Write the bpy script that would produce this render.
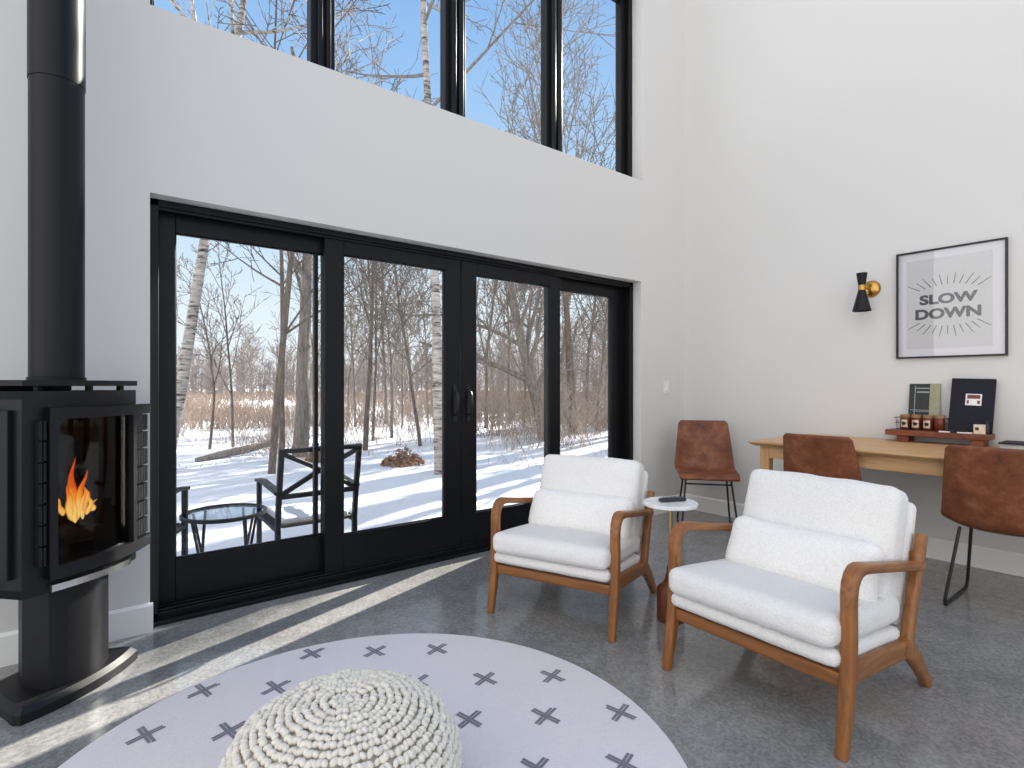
import bpy, math, random
from mathutils import Vector, Matrix, noise

for _o in list(bpy.data.objects):
    bpy.data.objects.remove(_o, do_unlink=True)
SC = bpy.context.scene
COL = SC.collection
PI = math.pi

# ------------------------------------------------------------------ camera
YAW = math.atan(432 / 550)
cam_data = bpy.data.cameras.new('camera')
cam = bpy.data.objects.new('camera', cam_data)
COL.objects.link(cam)
cam_data.sensor_width = 36
cam_data.lens = 550 / 1024 * 36
cam_data.shift_y = 1 / 1024
cam_data.clip_start = 0.05
cam_data.clip_end = 1000
cam.location = (0, 0, 1.2)
cam.rotation_euler = (PI / 2, 0, -YAW)
SC.camera = cam

# ------------------------------------------------------------------ render look
SC.view_settings.view_transform = 'Standard'
SC.view_settings.look = 'None'
SC.view_settings.gamma = 1
SC.view_settings.use_curve_mapping = False
SC.view_settings.exposure = 0.0
SC.cycles.use_denoising = True
SC.cycles.max_bounces = 8
SC.cycles.diffuse_bounces = 4
SC.cycles.glossy_bounces = 4
SC.cycles.transparent_max_bounces = 12
SC.cycles.sample_clamp_indirect = 6
SC.cycles.caustics_reflective = False
SC.cycles.caustics_refractive = False

# ------------------------------------------------------------------ sky: clear blue over the woods, unseen side brightened to fill the room
W = bpy.data.worlds.new('world')
SC.world = W
W.use_nodes = True
wn = W.node_tree.nodes
wl = W.node_tree.links
wn.clear()
w_out = wn.new('ShaderNodeOutputWorld')
w_bg = wn.new('ShaderNodeBackground')
w_tc = wn.new('ShaderNodeTexCoord')
w_sep = wn.new('ShaderNodeSeparateXYZ')
wl.new(w_tc.outputs['Generated'], w_sep.inputs[0])
w_ramp = wn.new('ShaderNodeValToRGB')
wl.new(w_sep.outputs['Z'], w_ramp.inputs[0])
cr = w_ramp.color_ramp
cr.elements[0].position = 0.0
cr.elements[0].color = (0.90, 0.95, 1.0, 1)
cr.elements[1].position = 0.75
cr.elements[1].color = (0.16, 0.38, 0.80, 1)
for p, c in ((0.12, (0.80, 0.92, 1.0, 1)), (0.28, (0.52, 0.74, 0.98, 1)), (0.48, (0.34, 0.58, 0.92, 1))):
    e = cr.elements.new(p)
    e.color = c
w_dot = wn.new('ShaderNodeVectorMath')         # white glow added out of view, left and behind, to light the room
w_dot.operation = 'DOT_PRODUCT'
wl.new(w_tc.outputs['Generated'], w_dot.inputs[0])
w_dot.inputs[1].default_value = (-0.95, -0.31, 0.0)
w_fill = wn.new('ShaderNodeMapRange')
wl.new(w_dot.outputs['Value'], w_fill.inputs['Value'])
w_fill.inputs['From Min'].default_value = -0.05
w_fill.inputs['From Max'].default_value = 0.25
w_cr = wn.new('ShaderNodeValToRGB')
wl.new(w_dot.outputs['Value'], w_cr.inputs[0])
w_cr.color_ramp.elements[0].position = 0.2
w_cr.color_ramp.elements[0].color = (0.98, 0.98, 1.0, 1)
w_cr.color_ramp.elements[1].position = 0.95
w_cr.color_ramp.elements[1].color = (1.72, 1.72, 1.75, 1)
w_mix = wn.new('ShaderNodeMix')
w_mix.data_type = 'RGBA'
wl.new(w_fill.outputs[0], w_mix.inputs['Factor'])
wl.new(w_ramp.outputs[0], w_mix.inputs[6])
wl.new(w_cr.outputs[0], w_mix.inputs[7])
wl.new(w_mix.outputs[2], w_bg.inputs['Color'])
w_bg.inputs['Strength'].default_value = 1.0
wl.new(w_bg.outputs[0], w_out.inputs[0])

# ------------------------------------------------------------------ sun: low, from the right beyond the window wall
SUN_AZ = math.radians(18.8)      # angle of the sun above the +x axis, towards +y
SUN_EL = math.radians(27.5)
sun_data = bpy.data.lights.new('sun', 'SUN')
sun_data.energy = 21
sun_data.angle = math.radians(0.53)
sun_data.color = (1.0, 0.95, 0.86)
sun = bpy.data.objects.new('sun', sun_data)
COL.objects.link(sun)
sdir = Vector((math.cos(SUN_AZ) * math.cos(SUN_EL), math.sin(SUN_AZ) * math.cos(SUN_EL), math.sin(SUN_EL)))
sun.rotation_euler = sdir.to_track_quat('Z', 'Y').to_euler()
sun.location = (20, 10, 12)

# ------------------------------------------------------------------ materials
def srgb(r, g, b):
    def f(v):
        v /= 255
        return v / 12.92 if v <= 0.04045 else ((v + 0.055) / 1.055) ** 2.4
    return (f(r), f(g), f(b), 1)


class M:
    """small node-material builder"""
    def __init__(self, name, col, rough=0.5, metal=0.0, spec=0.5):
        self.m = bpy.data.materials.new(name)
        self.m.use_nodes = True
        self.n = self.m.node_tree.nodes
        self.l = self.m.node_tree.links
        self.b = self.n['Principled BSDF']
        self.b.inputs['Base Color'].default_value = col
        self.b.inputs['Roughness'].default_value = rough
        self.b.inputs['Metallic'].default_value = metal
        self.b.inputs['Specular IOR Level'].default_value = spec
        self.tc = None

    def coord(self, scale=(1, 1, 1), rot=(0, 0, 0)):
        if self.tc is None:
            self.tc = self.n.new('ShaderNodeTexCoord')
        mp = self.n.new('ShaderNodeMapping')
        mp.inputs['Scale'].default_value = scale
        mp.inputs['Rotation'].default_value = rot
        self.l.new(self.tc.outputs['Object'], mp.inputs['Vector'])
        return mp.outputs[0]

    def noise(self, scale, detail=4, rough=0.55, stretch=(1, 1, 1), rot=(0, 0, 0), dist=0):
        t = self.n.new('ShaderNodeTexNoise')
        t.inputs['Scale'].default_value = scale
        t.inputs['Detail'].default_value = detail
        t.inputs['Roughness'].default_value = rough
        t.inputs['Distortion'].default_value = dist
        self.l.new(self.coord(stretch, rot), t.inputs['Vector'])
        return t.outputs['Fac']

    def ramp(self, fac, stops):
        r = self.n.new('ShaderNodeValToRGB')
        e = r.color_ramp.elements
        e[0].position, e[0].color = stops[0]
        e[1].position, e[1].color = stops[-1]
        for p, c in stops[1:-1]:
            x = e.new(p)
            x.color = c
        self.l.new(fac, r.inputs[0])
        return r.outputs[0]

    def color(self, sock):
        self.l.new(sock, self.b.inputs['Base Color'])
        return self

    def mix(self, fac, a, b, mode='MIX'):
        x = self.n.new('ShaderNodeMix')
        x.data_type = 'RGBA'
        x.blend_type = mode
        for s, v in ((0, fac), (6, a), (7, b)):
            if isinstance(v, (int, float, tuple)):
                x.inputs[s].default_value = v
            else:
                self.l.new(v, x.inputs[s])
        return x.outputs[2]

    def bump(self, sock, strength=0.3, dist=0.01):
        b = self.n.new('ShaderNodeBump')
        b.inputs['Strength'].default_value = strength
        b.inputs['Distance'].default_value = dist
        self.l.new(sock, b.inputs['Height'])
        self.l.new(b.outputs[0], self.b.inputs['Normal'])
        return self

    def rough(self, sock):
        self.l.new(sock, self.b.inputs['Roughness'])
        return self


def g(v):
    return (v, v, v, 1)


def wood(name, dark, light, axis='Y', rough=0.42, scale=1.0):
    m = M(name, light, rough)
    st = {'X': (1.2, 14, 14), 'Y': (14, 1.2, 14), 'Z': (14, 14, 1.2)}[axis]
    n1 = m.noise(3.0 * scale, 6, 0.6, st, dist=0.6)
    m.color(m.ramp(n1, [(0.3, dark), (0.7, light)]))
    n2 = m.noise(9.0 * scale, 3, 0.5, st)
    m.bump(n2, 0.12, 0.002)
    return m.m


def paint(name, col, rough=0.6, spec=0.3):
    m = M(name, col, rough, 0, spec)
    m.bump(m.noise(180, 2), 0.04, 0.001)
    return m.m


def plain(name, col, rough=0.5, metal=0.0, spec=0.5):
    m = M(name, col, rough, metal, spec)
    c = tuple(min(1, x * 1.12) for x in col[:3]) + (1,)
    d = tuple(x * 0.9 for x in col[:3]) + (1,)
    m.color(m.ramp(m.noise(24, 3), [(0.35, d), (0.65, c)]))
    return m.m


def boucle(name, col, scale=140, strength=1.0):
    m = M(name, col, 0.95, 0, 0.15)
    n1 = m.noise(scale, 3, 0.7)
    n2 = m.noise(14, 3)
    d = tuple(x * 0.91 for x in col[:3]) + (1,)
    m.color(m.ramp(n1, [(0.36, d), (0.58, col)]))
    a = m.n.new('ShaderNodeMath')
    a.operation = 'MULTIPLY_ADD'
    a.inputs[1].default_value = 1.0
    m.l.new(n1, a.inputs[0])
    m.l.new(n2, a.inputs[2])
    m.bump(a.outputs[0], strength, 0.006)
    m.b.inputs['Sheen Weight'].default_value = 0.25
    return m.m


def glass(name, tint=(1, 1, 1, 1), base=0.03, rough=0.0, top=0.6):
    m = bpy.data.materials.new(name)
    m.use_nodes = True
    n, l = m.node_tree.nodes, m.node_tree.links
    n.clear()
    o = n.new('ShaderNodeOutputMaterial')
    t = n.new('ShaderNodeBsdfTransparent')
    t.inputs[0].default_value = tint
    gl = n.new('ShaderNodeBsdfGlossy')
    gl.inputs['Roughness'].default_value = rough
    gl.inputs['Color'].default_value = (1, 1, 1, 1)
    lw = n.new('ShaderNodeLayerWeight')
    lw.inputs[0].default_value = 0.12
    mr = n.new('ShaderNodeMapRange')
    mr.inputs['To Min'].default_value = base
    mr.inputs['To Max'].default_value = top
    l.new(lw.outputs['Fresnel'], mr.inputs[0])
    mx = n.new('ShaderNodeMixShader')
    l.new(mr.outputs[0], mx.inputs[0])
    l.new(t.outputs[0], mx.inputs[1])
    l.new(gl.outputs[0], mx.inputs[2])
    l.new(mx.outputs[0], o.inputs[0])
    return m


def concrete():
    m = M('polished_concrete', g(0.2), 0.2, 0, 0.65)
    big = m.noise(1.3, 5, 0.6)
    med = m.noise(9, 5, 0.65)
    v = m.n.new('ShaderNodeTexVoronoi')
    v.inputs['Scale'].default_value = 95
    m.l.new(m.coord(), v.inputs['Vector'])
    base = m.ramp(big, [(0.3, srgb(126, 126, 125)), (0.7, srgb(152, 151, 149))])
    c2 = m.mix(0.26, base, m.ramp(med, [(0.35, g(0.30)), (0.68, g(0.72))]), 'OVERLAY')
    spk = m.ramp(v.outputs['Color'], [(0.25, g(0.25)), (0.5, g(0.5)), (0.85, g(0.78))])
    c3 = m.mix(0.33, c2, spk, 'OVERLAY')
    m.color(c3)
    r = m.ramp(med, [(0.3, g(0.10)), (0.7, g(0.18))])
    m.rough(r)
    return m.m


def leather():
    m = M('brown_leather', srgb(125, 68, 38), 0.5, 0, 0.4)
    n1 = m.noise(9, 6, 0.7)
    m.color(m.ramp(n1, [(0.28, srgb(84, 45, 27)), (0.5, srgb(122, 70, 44)), (0.75, srgb(158, 104, 74))]))
    m.bump(m.noise(220, 3), 0.15, 0.001)
    return m.m


def bark(name, c1, c2, scale=9, stretch=(3, 3, 0.6)):
    m = M(name, c1, 0.95, 0, 0.1)
    n1 = m.noise(scale, 5, 0.7, stretch)
    m.color(m.ramp(n1, [(0.35, c1), (0.65, c2)]))
    m.bump(n1, 0.6, 0.02)
    return m.m


def birch_bark():
    m = M('birch_bark', srgb(215, 208, 200), 0.85, 0, 0.2)
    n1 = m.noise(5, 6, 0.75, (0.8, 0.8, 5))
    m.color(m.ramp(n1, [(0.40, srgb(58, 52, 48)), (0.47, srgb(150, 143, 136)), (0.7, srgb(206, 200, 193))]))
    return m.m


def snow():
    m = M('snow', (0.76, 0.78, 0.82, 1), 0.75, 0, 0.2)
    n1 = m.noise(1.6, 6, 0.6)
    n2 = m.noise(22, 4, 0.6)
    a = m.n.new('ShaderNodeMath')
    a.operation = 'MULTIPLY_ADD'
    a.inputs[1].default_value = 0.25
    m.l.new(n2, a.inputs[0])
    m.l.new(n1, a.inputs[2])
    m.bump(a.outputs[0], 0.5, 0.08)
    return m.m


def flame_mat():
    m = bpy.data.materials.new('flame')
    m.use_nodes = True
    n, l = m.node_tree.nodes, m.node_tree.links
    n.clear()
    o = n.new('ShaderNodeOutputMaterial')
    tc = n.new('ShaderNodeTexCoord')
    sp = n.new('ShaderNodeSeparateXYZ')
    l.new(tc.outputs['Generated'], sp.inputs[0])
    ns = n.new('ShaderNodeTexNoise')
    ns.inputs['Scale'].default_value = 6
    l.new(tc.outputs['Generated'], ns.inputs['Vector'])
    ad = n.new('ShaderNodeMath')
    ad.operation = 'MULTIPLY_ADD'
    l.new(ns.outputs['Fac'], ad.inputs[0])
    ad.inputs[1].default_value = 0.5
    l.new(sp.outputs['Z'], ad.inputs[2])
    lf = n.new('ShaderNodeLayerWeight')
    lf.inputs[0].default_value = 0.5
    a2 = n.new('ShaderNodeMath')
    a2.operation = 'MULTIPLY_ADD'
    l.new(lf.outputs['Facing'], a2.inputs[0])
    a2.inputs[1].default_value = 0.55
    l.new(ad.outputs[0], a2.inputs[2])
    r = n.new('ShaderNodeValToRGB')
    e = r.color_ramp.elements
    e[0].position, e[0].color = 0.40, (1.0, 0.72, 0.20, 1)
    e[1].position, e[1].color = 1.0, (0.75, 0.09, 0.01, 1)
    x = e.new(0.70)
    x.color = (1.0, 0.36, 0.03, 1)
    l.new(a2.outputs[0], r.inputs[0])
    em = n.new('ShaderNodeEmission')
    em.inputs['Strength'].default_value = 1.7
    l.new(r.outputs[0], em.inputs['Color'])
    tr = n.new('ShaderNodeBsdfTransparent')
    lw = n.new('ShaderNodeLayerWeight')
    lw.inputs[0].default_value = 0.6
    mx = n.new('ShaderNodeMixShader')
    l.new(lw.outputs['Facing'], mx.inputs[0])
    l.new(em.outputs[0], mx.inputs[1])
    l.new(tr.outputs[0], mx.inputs[2])
    l.new(mx.outputs[0], o.inputs[0])
    return m


MAT = {
    'wall': paint('white_wall_paint', srgb(213, 212, 210), 0.65, 0.25),
    'trim': paint('white_trim_paint', srgb(236, 236, 234), 0.4, 0.4),
    'concrete': concrete(),
    'black_frame': plain('black_window_frame', srgb(15, 16, 19), 0.4, 0, 0.25),
    'black_metal': plain('black_metal', srgb(22, 22, 24), 0.45, 0, 0.5),
    'stove_black': plain('stove_black', srgb(22, 22, 25), 0.45, 0, 0.3),
    'stove_dark': plain('stove_dark', srgb(8, 8, 9), 0.8, 0, 0.1),
    'pipe': plain('pipe_black', srgb(12, 13, 17), 0.38, 0, 0.28),
    'chrome': plain('brushed_chrome', (0.75, 0.75, 0.74, 1), 0.25, 1.0),
    'glass': glass('window_glass', base=0.010, top=0.3),
    'stove_glass': glass('stove_glass', (0.7, 0.69, 0.68, 1), 0.02, 0.0, 0.3),
    'picture_glass': glass('picture_glass', (1, 1, 1, 1), 0.06, 0.0),
    'jar_glass': glass('jar_glass', (0.95, 0.9, 0.85, 1), 0.05),
    'table_glass': glass('table_glass', (0.84, 0.89, 0.92, 1), 0.03, 0.02, 0.3),
    'chair_wood': wood('honey_brown_wood', srgb(116, 71, 34), srgb(166, 109, 58), 'Y', 0.4),
    'chair_wood_z': wood('honey_brown_wood_upright', srgb(116, 71, 34), srgb(166, 109, 58), 'Z', 0.4),
    'chair_wood_x': wood('honey_brown_wood_crosswise', srgb(116, 71, 34), srgb(166, 109, 58), 'X', 0.4),
    'oak': wood('pale_oak', srgb(184, 140, 92), srgb(214, 174, 126), 'Y', 0.45),
    'oak_z': wood('pale_oak_upright', srgb(184, 140, 92), srgb(212, 172, 122), 'Z', 0.45),
    'board': wood('reddish_board_wood', srgb(84, 40, 22), srgb(140, 78, 46), 'Y', 0.5),
    'base_wood': wood('dark_red_wood', srgb(88, 46, 28), srgb(124, 70, 42), 'Z', 0.4),
    'boucle': boucle('white_boucle', srgb(248, 246, 243)),
    'boucle_fine': boucle('white_chenille', srgb(250, 248, 245), 120, 0.7),
    'knit': boucle('cream_knit_cord', srgb(240, 233, 220), 90, 0.4),
    'rug': boucle('pale_rug_pile', srgb(243, 236, 238), 260, 0.5),
    'rug_mark': boucle('grey_rug_mark', srgb(128, 126, 138), 260, 0.5),
    'leather': leather(),
    'marble': plain('white_marble', srgb(232, 232, 232), 0.25),
    'brass': plain('brass', srgb(196, 150, 80), 0.3, 1.0),
    'satin_brass': plain('satin_brass', srgb(190, 165, 125), 0.38, 1.0),
    'sconce_black': plain('sconce_black', srgb(10, 12, 20), 0.45, 0, 0.3),
    'remote': plain('remote_plastic', srgb(40, 42, 46), 0.4),
    'mat_board': M('white_mat_board', srgb(222, 219, 226), 0.8, 0, 0.1).m,
    'print_paper': M('print_paper', srgb(205, 204, 204), 0.8, 0, 0.1).m,
    'ink': plain('grey_ink', srgb(40, 40, 42), 0.8, 0, 0.1),
    'paper': plain('white_paper', srgb(226, 226, 228), 0.7),
    'card_dark': plain('dark_card', srgb(34, 38, 36), 0.5),
    'card_olive': plain('olive_card', srgb(150, 150, 122), 0.5),
    'card_grey': plain('pale_print', srgb(150, 158, 160), 0.6),
    'book_black': plain('navy_black_cover', srgb(20, 21, 33), 0.6, 0, 0.25),
    'honey': plain('honey', srgb(118, 44, 18), 0.3),
    'jar_lid': plain('jar_lid', srgb(150, 116, 84), 0.5),
    'label_cream': plain('cream_label', srgb(222, 206, 184), 0.7),
    'label_dot': plain('label_dot', srgb(52, 40, 36), 0.7),
    'photo_red': plain('photo_red', srgb(112, 62, 58), 0.6),
    'plastic_white': plain('switch_plastic', srgb(224, 224, 222), 0.4),
    'snow': snow(),
    'bark_grey': bark('grey_bark', srgb(92, 86, 81), srgb(142, 134, 125)),
    'bark_brown': bark('brown_bark', srgb(80, 71, 64), srgb(124, 112, 101)),
    'bark_pale': bark('pale_bark', srgb(98, 93, 90), srgb(146, 139, 133)),
    'birch': birch_bark(),
    'twig': bark('twig_bark', srgb(96, 80, 70), srgb(138, 118, 102)),
    'brush': bark('brush_stems', srgb(128, 116, 106), srgb(174, 160, 147)),
    'reed': bark('dry_grass', srgb(122, 106, 94), srgb(166, 147, 131)),
    'far_twig': bark('far_twigs', srgb(112, 105, 103), srgb(148, 140, 136)),
    'dead_leaf': bark('dead_leaves', srgb(116, 88, 70), srgb(164, 132, 108)),
    'patio_metal': plain('patio_dark_metal', srgb(20, 23, 29), 0.55, 0, 0.25),
    'patio_seat': plain('patio_seat_sling', srgb(74, 66, 58), 0.8),
    'char': plain('charred_log', srgb(30, 22, 18), 0.9),
    'flame': flame_mat(),
}


# ------------------------------------------------------------------ mesh builder
class MB:
    def __init__(self):
        self.v, self.f, self.mi = [], [], []
        self.cur = 0

    def add(self, vs, fs, xf=None):
        b = len(self.v)
        if xf is not None:
            vs = [xf @ Vector(p) for p in vs]
        self.v += [tuple(p) for p in vs]
        self.f += [tuple(b + i for i in q) for q in fs]
        self.mi += [self.cur] * len(fs)

    def box(self, c, s, xf=None):
        x, y, z = c
        a, b, d = s[0] / 2, s[1] / 2, s[2] / 2
        vs = [(x + i * a, y + j * b, z + k * d) for k in (-1, 1) for j in (-1, 1) for i in (-1, 1)]
        fs = [(0, 2, 3, 1), (4, 5, 7, 6), (0, 1, 5, 4), (2, 6, 7, 3), (0, 4, 6, 2), (1, 3, 7, 5)]
        self.add(vs, fs, xf)

    def span(self, a, b, xf=None):
        c = [(p + q) / 2 for p, q in zip(a, b)]
        s = [abs(p - q) for p, q in zip(a, b)]
        self.box(c, s, xf)

    def sweep(self, path, secs, ref=(0, 0, 1), n=12, power=4.0, caps=True):
        """secs: (width along ref-side, height) per path point"""
        P = [Vector(p) for p in path]
        ref = Vector(ref)
        vs, fs = [], []
        m = len(P)
        for i, p in enumerate(P):
            t = (P[min(i + 1, m - 1)] - P[max(i - 1, 0)]).normalized()
            side = ref - t * ref.dot(t)
            if side.length < 1e-4:
                side = t.orthogonal()
            side.normalize()
            up = t.cross(side).normalized()
            w, h = secs[i] if isinstance(secs, list) else secs
            for k in range(n):
                a = 2 * PI * (k + 0.5) / n
                ca, sa = math.cos(a), math.sin(a)
                e = 2.0 / power
                cx = math.copysign(abs(ca) ** e, ca)
                cy = math.copysign(abs(sa) ** e, sa)
                vs.append(p + side * (cx * w / 2) + up * (cy * h / 2))
        for i in range(m - 1):
            for k in range(n):
                k2 = (k + 1) % n
                fs.append((i * n + k, i * n + k2, (i + 1) * n + k2, (i + 1) * n + k))
        if caps:
            fs.append(tuple(range(n - 1, -1, -1)))
            fs.append(tuple((m - 1) * n + k for k in range(n)))
        self.add(vs, fs)

    def tube(self, path, r, n=8):
        rr = r if isinstance(r, list) else [r] * len(path)
        P = [Vector(p) for p in path]
        t = (P[1] - P[0]).normalized()
        self.sweep(path, [(2 * q, 2 * q) for q in rr], ref=t.orthogonal() + t * 0.001 + Vector((0.013, 0.007, 0.003)), n=n, power=2.0)

    def lathe(self, prof, c=(0, 0, 0), n=32, xf=None, sx=1, sy=1, cap=True):
        vs, fs = [], []
        m = len(prof)
        for r, z in prof:
            for k in range(n):
                a = 2 * PI * k / n
                vs.append((c[0] + r * sx * math.cos(a), c[1] + r * sy * math.sin(a), c[2] + z))
        for i in range(m - 1):
            for k in range(n):
                k2 = (k + 1) % n
                fs.append((i * n + k, i * n + k2, (i + 1) * n + k2, (i + 1) * n + k))
        if cap:
            fs.append(tuple(range(n - 1, -1, -1)))
            fs.append(tuple((m - 1) * n + k for k in range(n)))
        self.add(vs, fs, xf)

    def prism(self, poly, z0, z1, inset_top=None):
        n = len(poly)
        top = inset_top or poly
        vs = [(x, y, z0) for x, y in poly] + [(x, y, z1) for x, y in top]
        fs = [tuple(range(n - 1, -1, -1)), tuple(range(n, 2 * n))]
        for k in range(n):
            k2 = (k + 1) % n
            fs.append((k, k2, n + k2, n + k))
        self.add(vs, fs)

    def soft_box(self, dims, r, puff=(0, 0, 0), n=16, xf=None, jitter=0.0, seed=0, squeeze=0.0):
        """rounded cushion: dims (x,y,z), corner radius r, puff = outward bulge of each face pair"""
        hx, hy, hz = [d / 2 for d in dims]
        r = min(r, hx, hy, hz)
        idx, vs, fs = {}, [], []

        def vert(i, j, k):
            key = (i, j, k)
            if key in idx:
                return idx[key]
            u = [2 * q / n - 1 for q in key]
            # bias samples towards the edges
            u = [math.copysign(1 - (1 - abs(q)) ** 1.5, q) for q in u]
            p = [u[0] * hx, u[1] * hy, u[2] * hz]
            inn = [max(-h + r, min(h - r, q)) for q, h in zip(p, (hx, hy, hz))]
            d = Vector([a - b for a, b in zip(p, inn)])
            if d.length > 1e-9:
                d = d.normalized() * r
            q = Vector(inn) + d
            nx, ny, nz = q.x / hx, q.y / hy, q.z / hz
            q.x += nx * puff[0] * (1 - ny * ny) * (1 - nz * nz)
            q.y += ny * puff[1] * (1 - nx * nx) * (1 - nz * nz)
            q.z += nz * puff[2] * (1 - nx * nx) * (1 - ny * ny)
            if jitter:
                w = noise.noise_vector(q * 7 + Vector((seed * 3.1, seed, 0))) * jitter
                w += noise.noise_vector(q * 19 + Vector((seed, 0, seed * 2))) * jitter * 0.35
                q += w
            idx[key] = len(vs)
            vs.append(q)
            return idx[key]

        for a in range(n):
            for b in range(n):
                for s in (0, n):
                    q = [vert(a, b, s), vert(a + 1, b, s), vert(a + 1, b + 1, s), vert(a, b + 1, s)]
                    fs.append(tuple(q if s else q[::-1]))
                    q = [vert(a, s, b), vert(a + 1, s, b), vert(a + 1, s, b + 1), vert(a, s, b + 1)]
                    fs.append(tuple(q[::-1] if s else q))
                    q = [vert(s, a, b), vert(s, a + 1, b), vert(s, a + 1, b + 1), vert(s, a, b + 1)]
                    fs.append(tuple(q if s else q[::-1]))
        self.add(vs, fs, xf)

    def build(self, name, mats, parent=None, smooth=True, bevel=0.0, angle=40, solid=0.0, sub=0):
        me = bpy.data.meshes.new(name)
        me.from_pydata(self.v, [], self.f)
        mats = mats if isinstance(mats, (list, tuple)) else [mats]
        for m in mats:
            me.materials.append(MAT[m] if isinstance(m, str) else m)
        if len(mats) > 1:
            me.polygons.foreach_set('material_index', self.mi)
        if smooth:
            me.polygons.foreach_set('use_smooth', [True] * len(me.polygons))
            if not sub:
                me.set_sharp_from_angle(angle=math.radians(angle))
        me.update()
        o = bpy.data.objects.new(name, me)
        COL.objects.link(o)
        if parent is not None:
            o.parent = parent
        if solid:
            md = o.modifiers.new('solid', 'SOLIDIFY')
            md.thickness = solid
            md.offset = 0
        if sub:
            md = o.modifiers.new('sub', 'SUBSURF')
            md.levels = md.render_levels = sub
        if bevel:
            md = o.modifiers.new('bevel', 'BEVEL')
            md.width = bevel
            md.segments = 2
            md.limit_method = 'ANGLE'
            md.angle_limit = math.radians(35)
        return o


def tag(o, label=None, cat=None, group=None, kind=None):
    if label:
        o['label'] = label
    if cat:
        o['category'] = cat
    if group:
        o['group'] = group
    if kind:
        o['kind'] = kind
    return o


def root(name, loc, rz=0.0, label=None, cat=None, group=None, kind=None):
    o = bpy.data.objects.new(name, None)
    COL.objects.link(o)
    o.empty_display_size = 0.1
    o.location = loc
    o.rotation_euler = (0, 0, rz)
    return tag(o, label, cat, group, kind)


def copy_tree(o, parent=None):
    c = o.copy()
    COL.objects.link(c)
    if parent is not None:
        c.parent = parent
    for ch in [x for x in bpy.data.objects if x.parent == o]:
        copy_tree(ch, c)
    return c


def rot_xf(loc, rx=0, ry=0, rz=0):
    from mathutils import Euler
    return Matrix.Translation(Vector(loc)) @ Euler((rx, ry, rz)).to_matrix().to_4x4()


R = math.radians
# camera geometry, to find where things of the photograph stand
SA, CA = math.sin(YAW), math.cos(YAW)


def ray(u, v):
    x = (u - 512) / 550
    return Vector((SA + x * CA, CA - x * SA, -(v - 385) / 550))


def ground(u, v, z=-0.12):
    r = ray(u, v)
    return r * ((z - 1.2) / r.z) + Vector((0, 0, 1.2))


def along(u, d, z=-0.12):
    r = ray(u, 385) * d
    return Vector((r.x, r.y, z))


# ------------------------------------------------------------------ the room shell
WY, WX = 3.195, 4.651          # inner faces of the window wall and of the right wall
WT = 0.30                      # wall thickness
XL, XR = -3.2, WX + WT
WTOP = 6.0
DX0, DX1, DZ = 0.268, 3.997, 2.138        # sliding door opening
UX0, UX1, UZ0, UZ1 = 0.24, 4.02, 3.053, 4.82   # upper window opening

mb = MB()
mb.span((XL, WY, 0), (DX0, WY + WT, WTOP))
mb.span((DX1, WY, 0), (XR, WY + WT, UZ0))
mb.span((DX0, WY, DZ), (DX1, WY + WT, UZ0))
mb.span((UX1, WY, UZ0), (XR, WY + WT, WTOP))
mb.span((DX0, WY, UZ1), (UX1, WY + WT, WTOP))
tag(mb.build('wall_back', 'wall', smooth=False), kind='structure')
mb = MB()                                    # unseen wall piece added to keep sun off the fourth door panel
mb.span((4.31, WY + WT, -0.2), (XR, 3.83, 2.9))
tag(mb.build('sun_blocker', 'wall', smooth=False), kind='structure')
mb = MB()
mb.span((WX, -1.6, 0), (XR, WY, WTOP))
tag(mb.build('wall_right', 'wall', smooth=False), kind='structure')
mb = MB()
mb.span((XL, -1.6, -0.1), (XR, WY + 0.215, 0))
tag(mb.build('floor', 'concrete', smooth=False), kind='structure')


def baseboard(name, a, b, nrm):
    m_ = MB()
    a, b, nrm = Vector(a), Vector(b), Vector(nrm)
    t = 0.016
    prof = [(0, 0), (t, 0), (t, 0.128), (t * 0.4, 0.14), (0, 0.14)]
    n = len(prof)
    vs = [a + nrm * p + Vector((0, 0, q)) for p, q in prof] + [b + nrm * p + Vector((0, 0, q)) for p, q in prof]
    fs = [tuple(range(n)), tuple(range(2 * n - 1, n - 1, -1))] + [(i, n + i, n + (i + 1) % n, (i + 1) % n) for i in range(n)]
    m_.add(vs, fs)
    tag(m_.build(name, 'trim', smooth=False), kind='structure')


baseboard('baseboard_left', (XL, WY, 0), (DX0 + 0.012, WY, 0), (0, -1, 0))
baseboard('baseboard_back', (DX1, WY, 0), (WX, WY, 0), (0, -1, 0))
baseboard('baseboard_right', (WX, WY - 0.016, 0), (WX, -1.6, 0), (-1, 0, 0))


# ------------------------------------------------------------------ sliding door
def rect_frame(m_, x0, x1, z0, z1, y0, y1, l, r_, b, t):
    """a rectangular ring as four bars: l, r_, b, t = bar widths"""
    m_.span((x0, y0, z0), (x0 + l, y1, z1))
    m_.span((x1 - r_, y0, z0), (x1, y1, z1))
    m_.span((x0 + l, y0, z0), (x1 - r_, y1, z0 + b))
    m_.span((x0 + l, y0, z1 - t), (x1 - r_, y1, z1))


door = root('door_1', (0, 0, 0), kind='structure')
mb = MB()
mb.span((DX0, 3.285, 0.0), (DX0 + 0.045, 3.47, DZ))
mb.span((DX1 - 0.045, 3.285, 0.0), (DX1, 3.47, DZ))
mb.span((DX0, 3.285, DZ - 0.035), (DX1, 3.47, DZ))
mb.span((DX0, 3.30, DZ - 0.05), (DX1, 3.315, DZ - 0.03))
mb.build('door_frame', 'black_frame', door, bevel=0.003)
mb = MB()
mb.span((DX0, 3.235, 0.0), (DX1, 3.29, 0.022))
mb.span((DX0, 3.285, 0.0), (DX1, 3.50, 0.05))
for y in (3.30, 3.345, 3.40):
    mb.span((DX0, y, 0.05), (DX1, y + 0.008, 0.062))
mb.build('threshold', 'black_frame', door, bevel=0.003)


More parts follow.
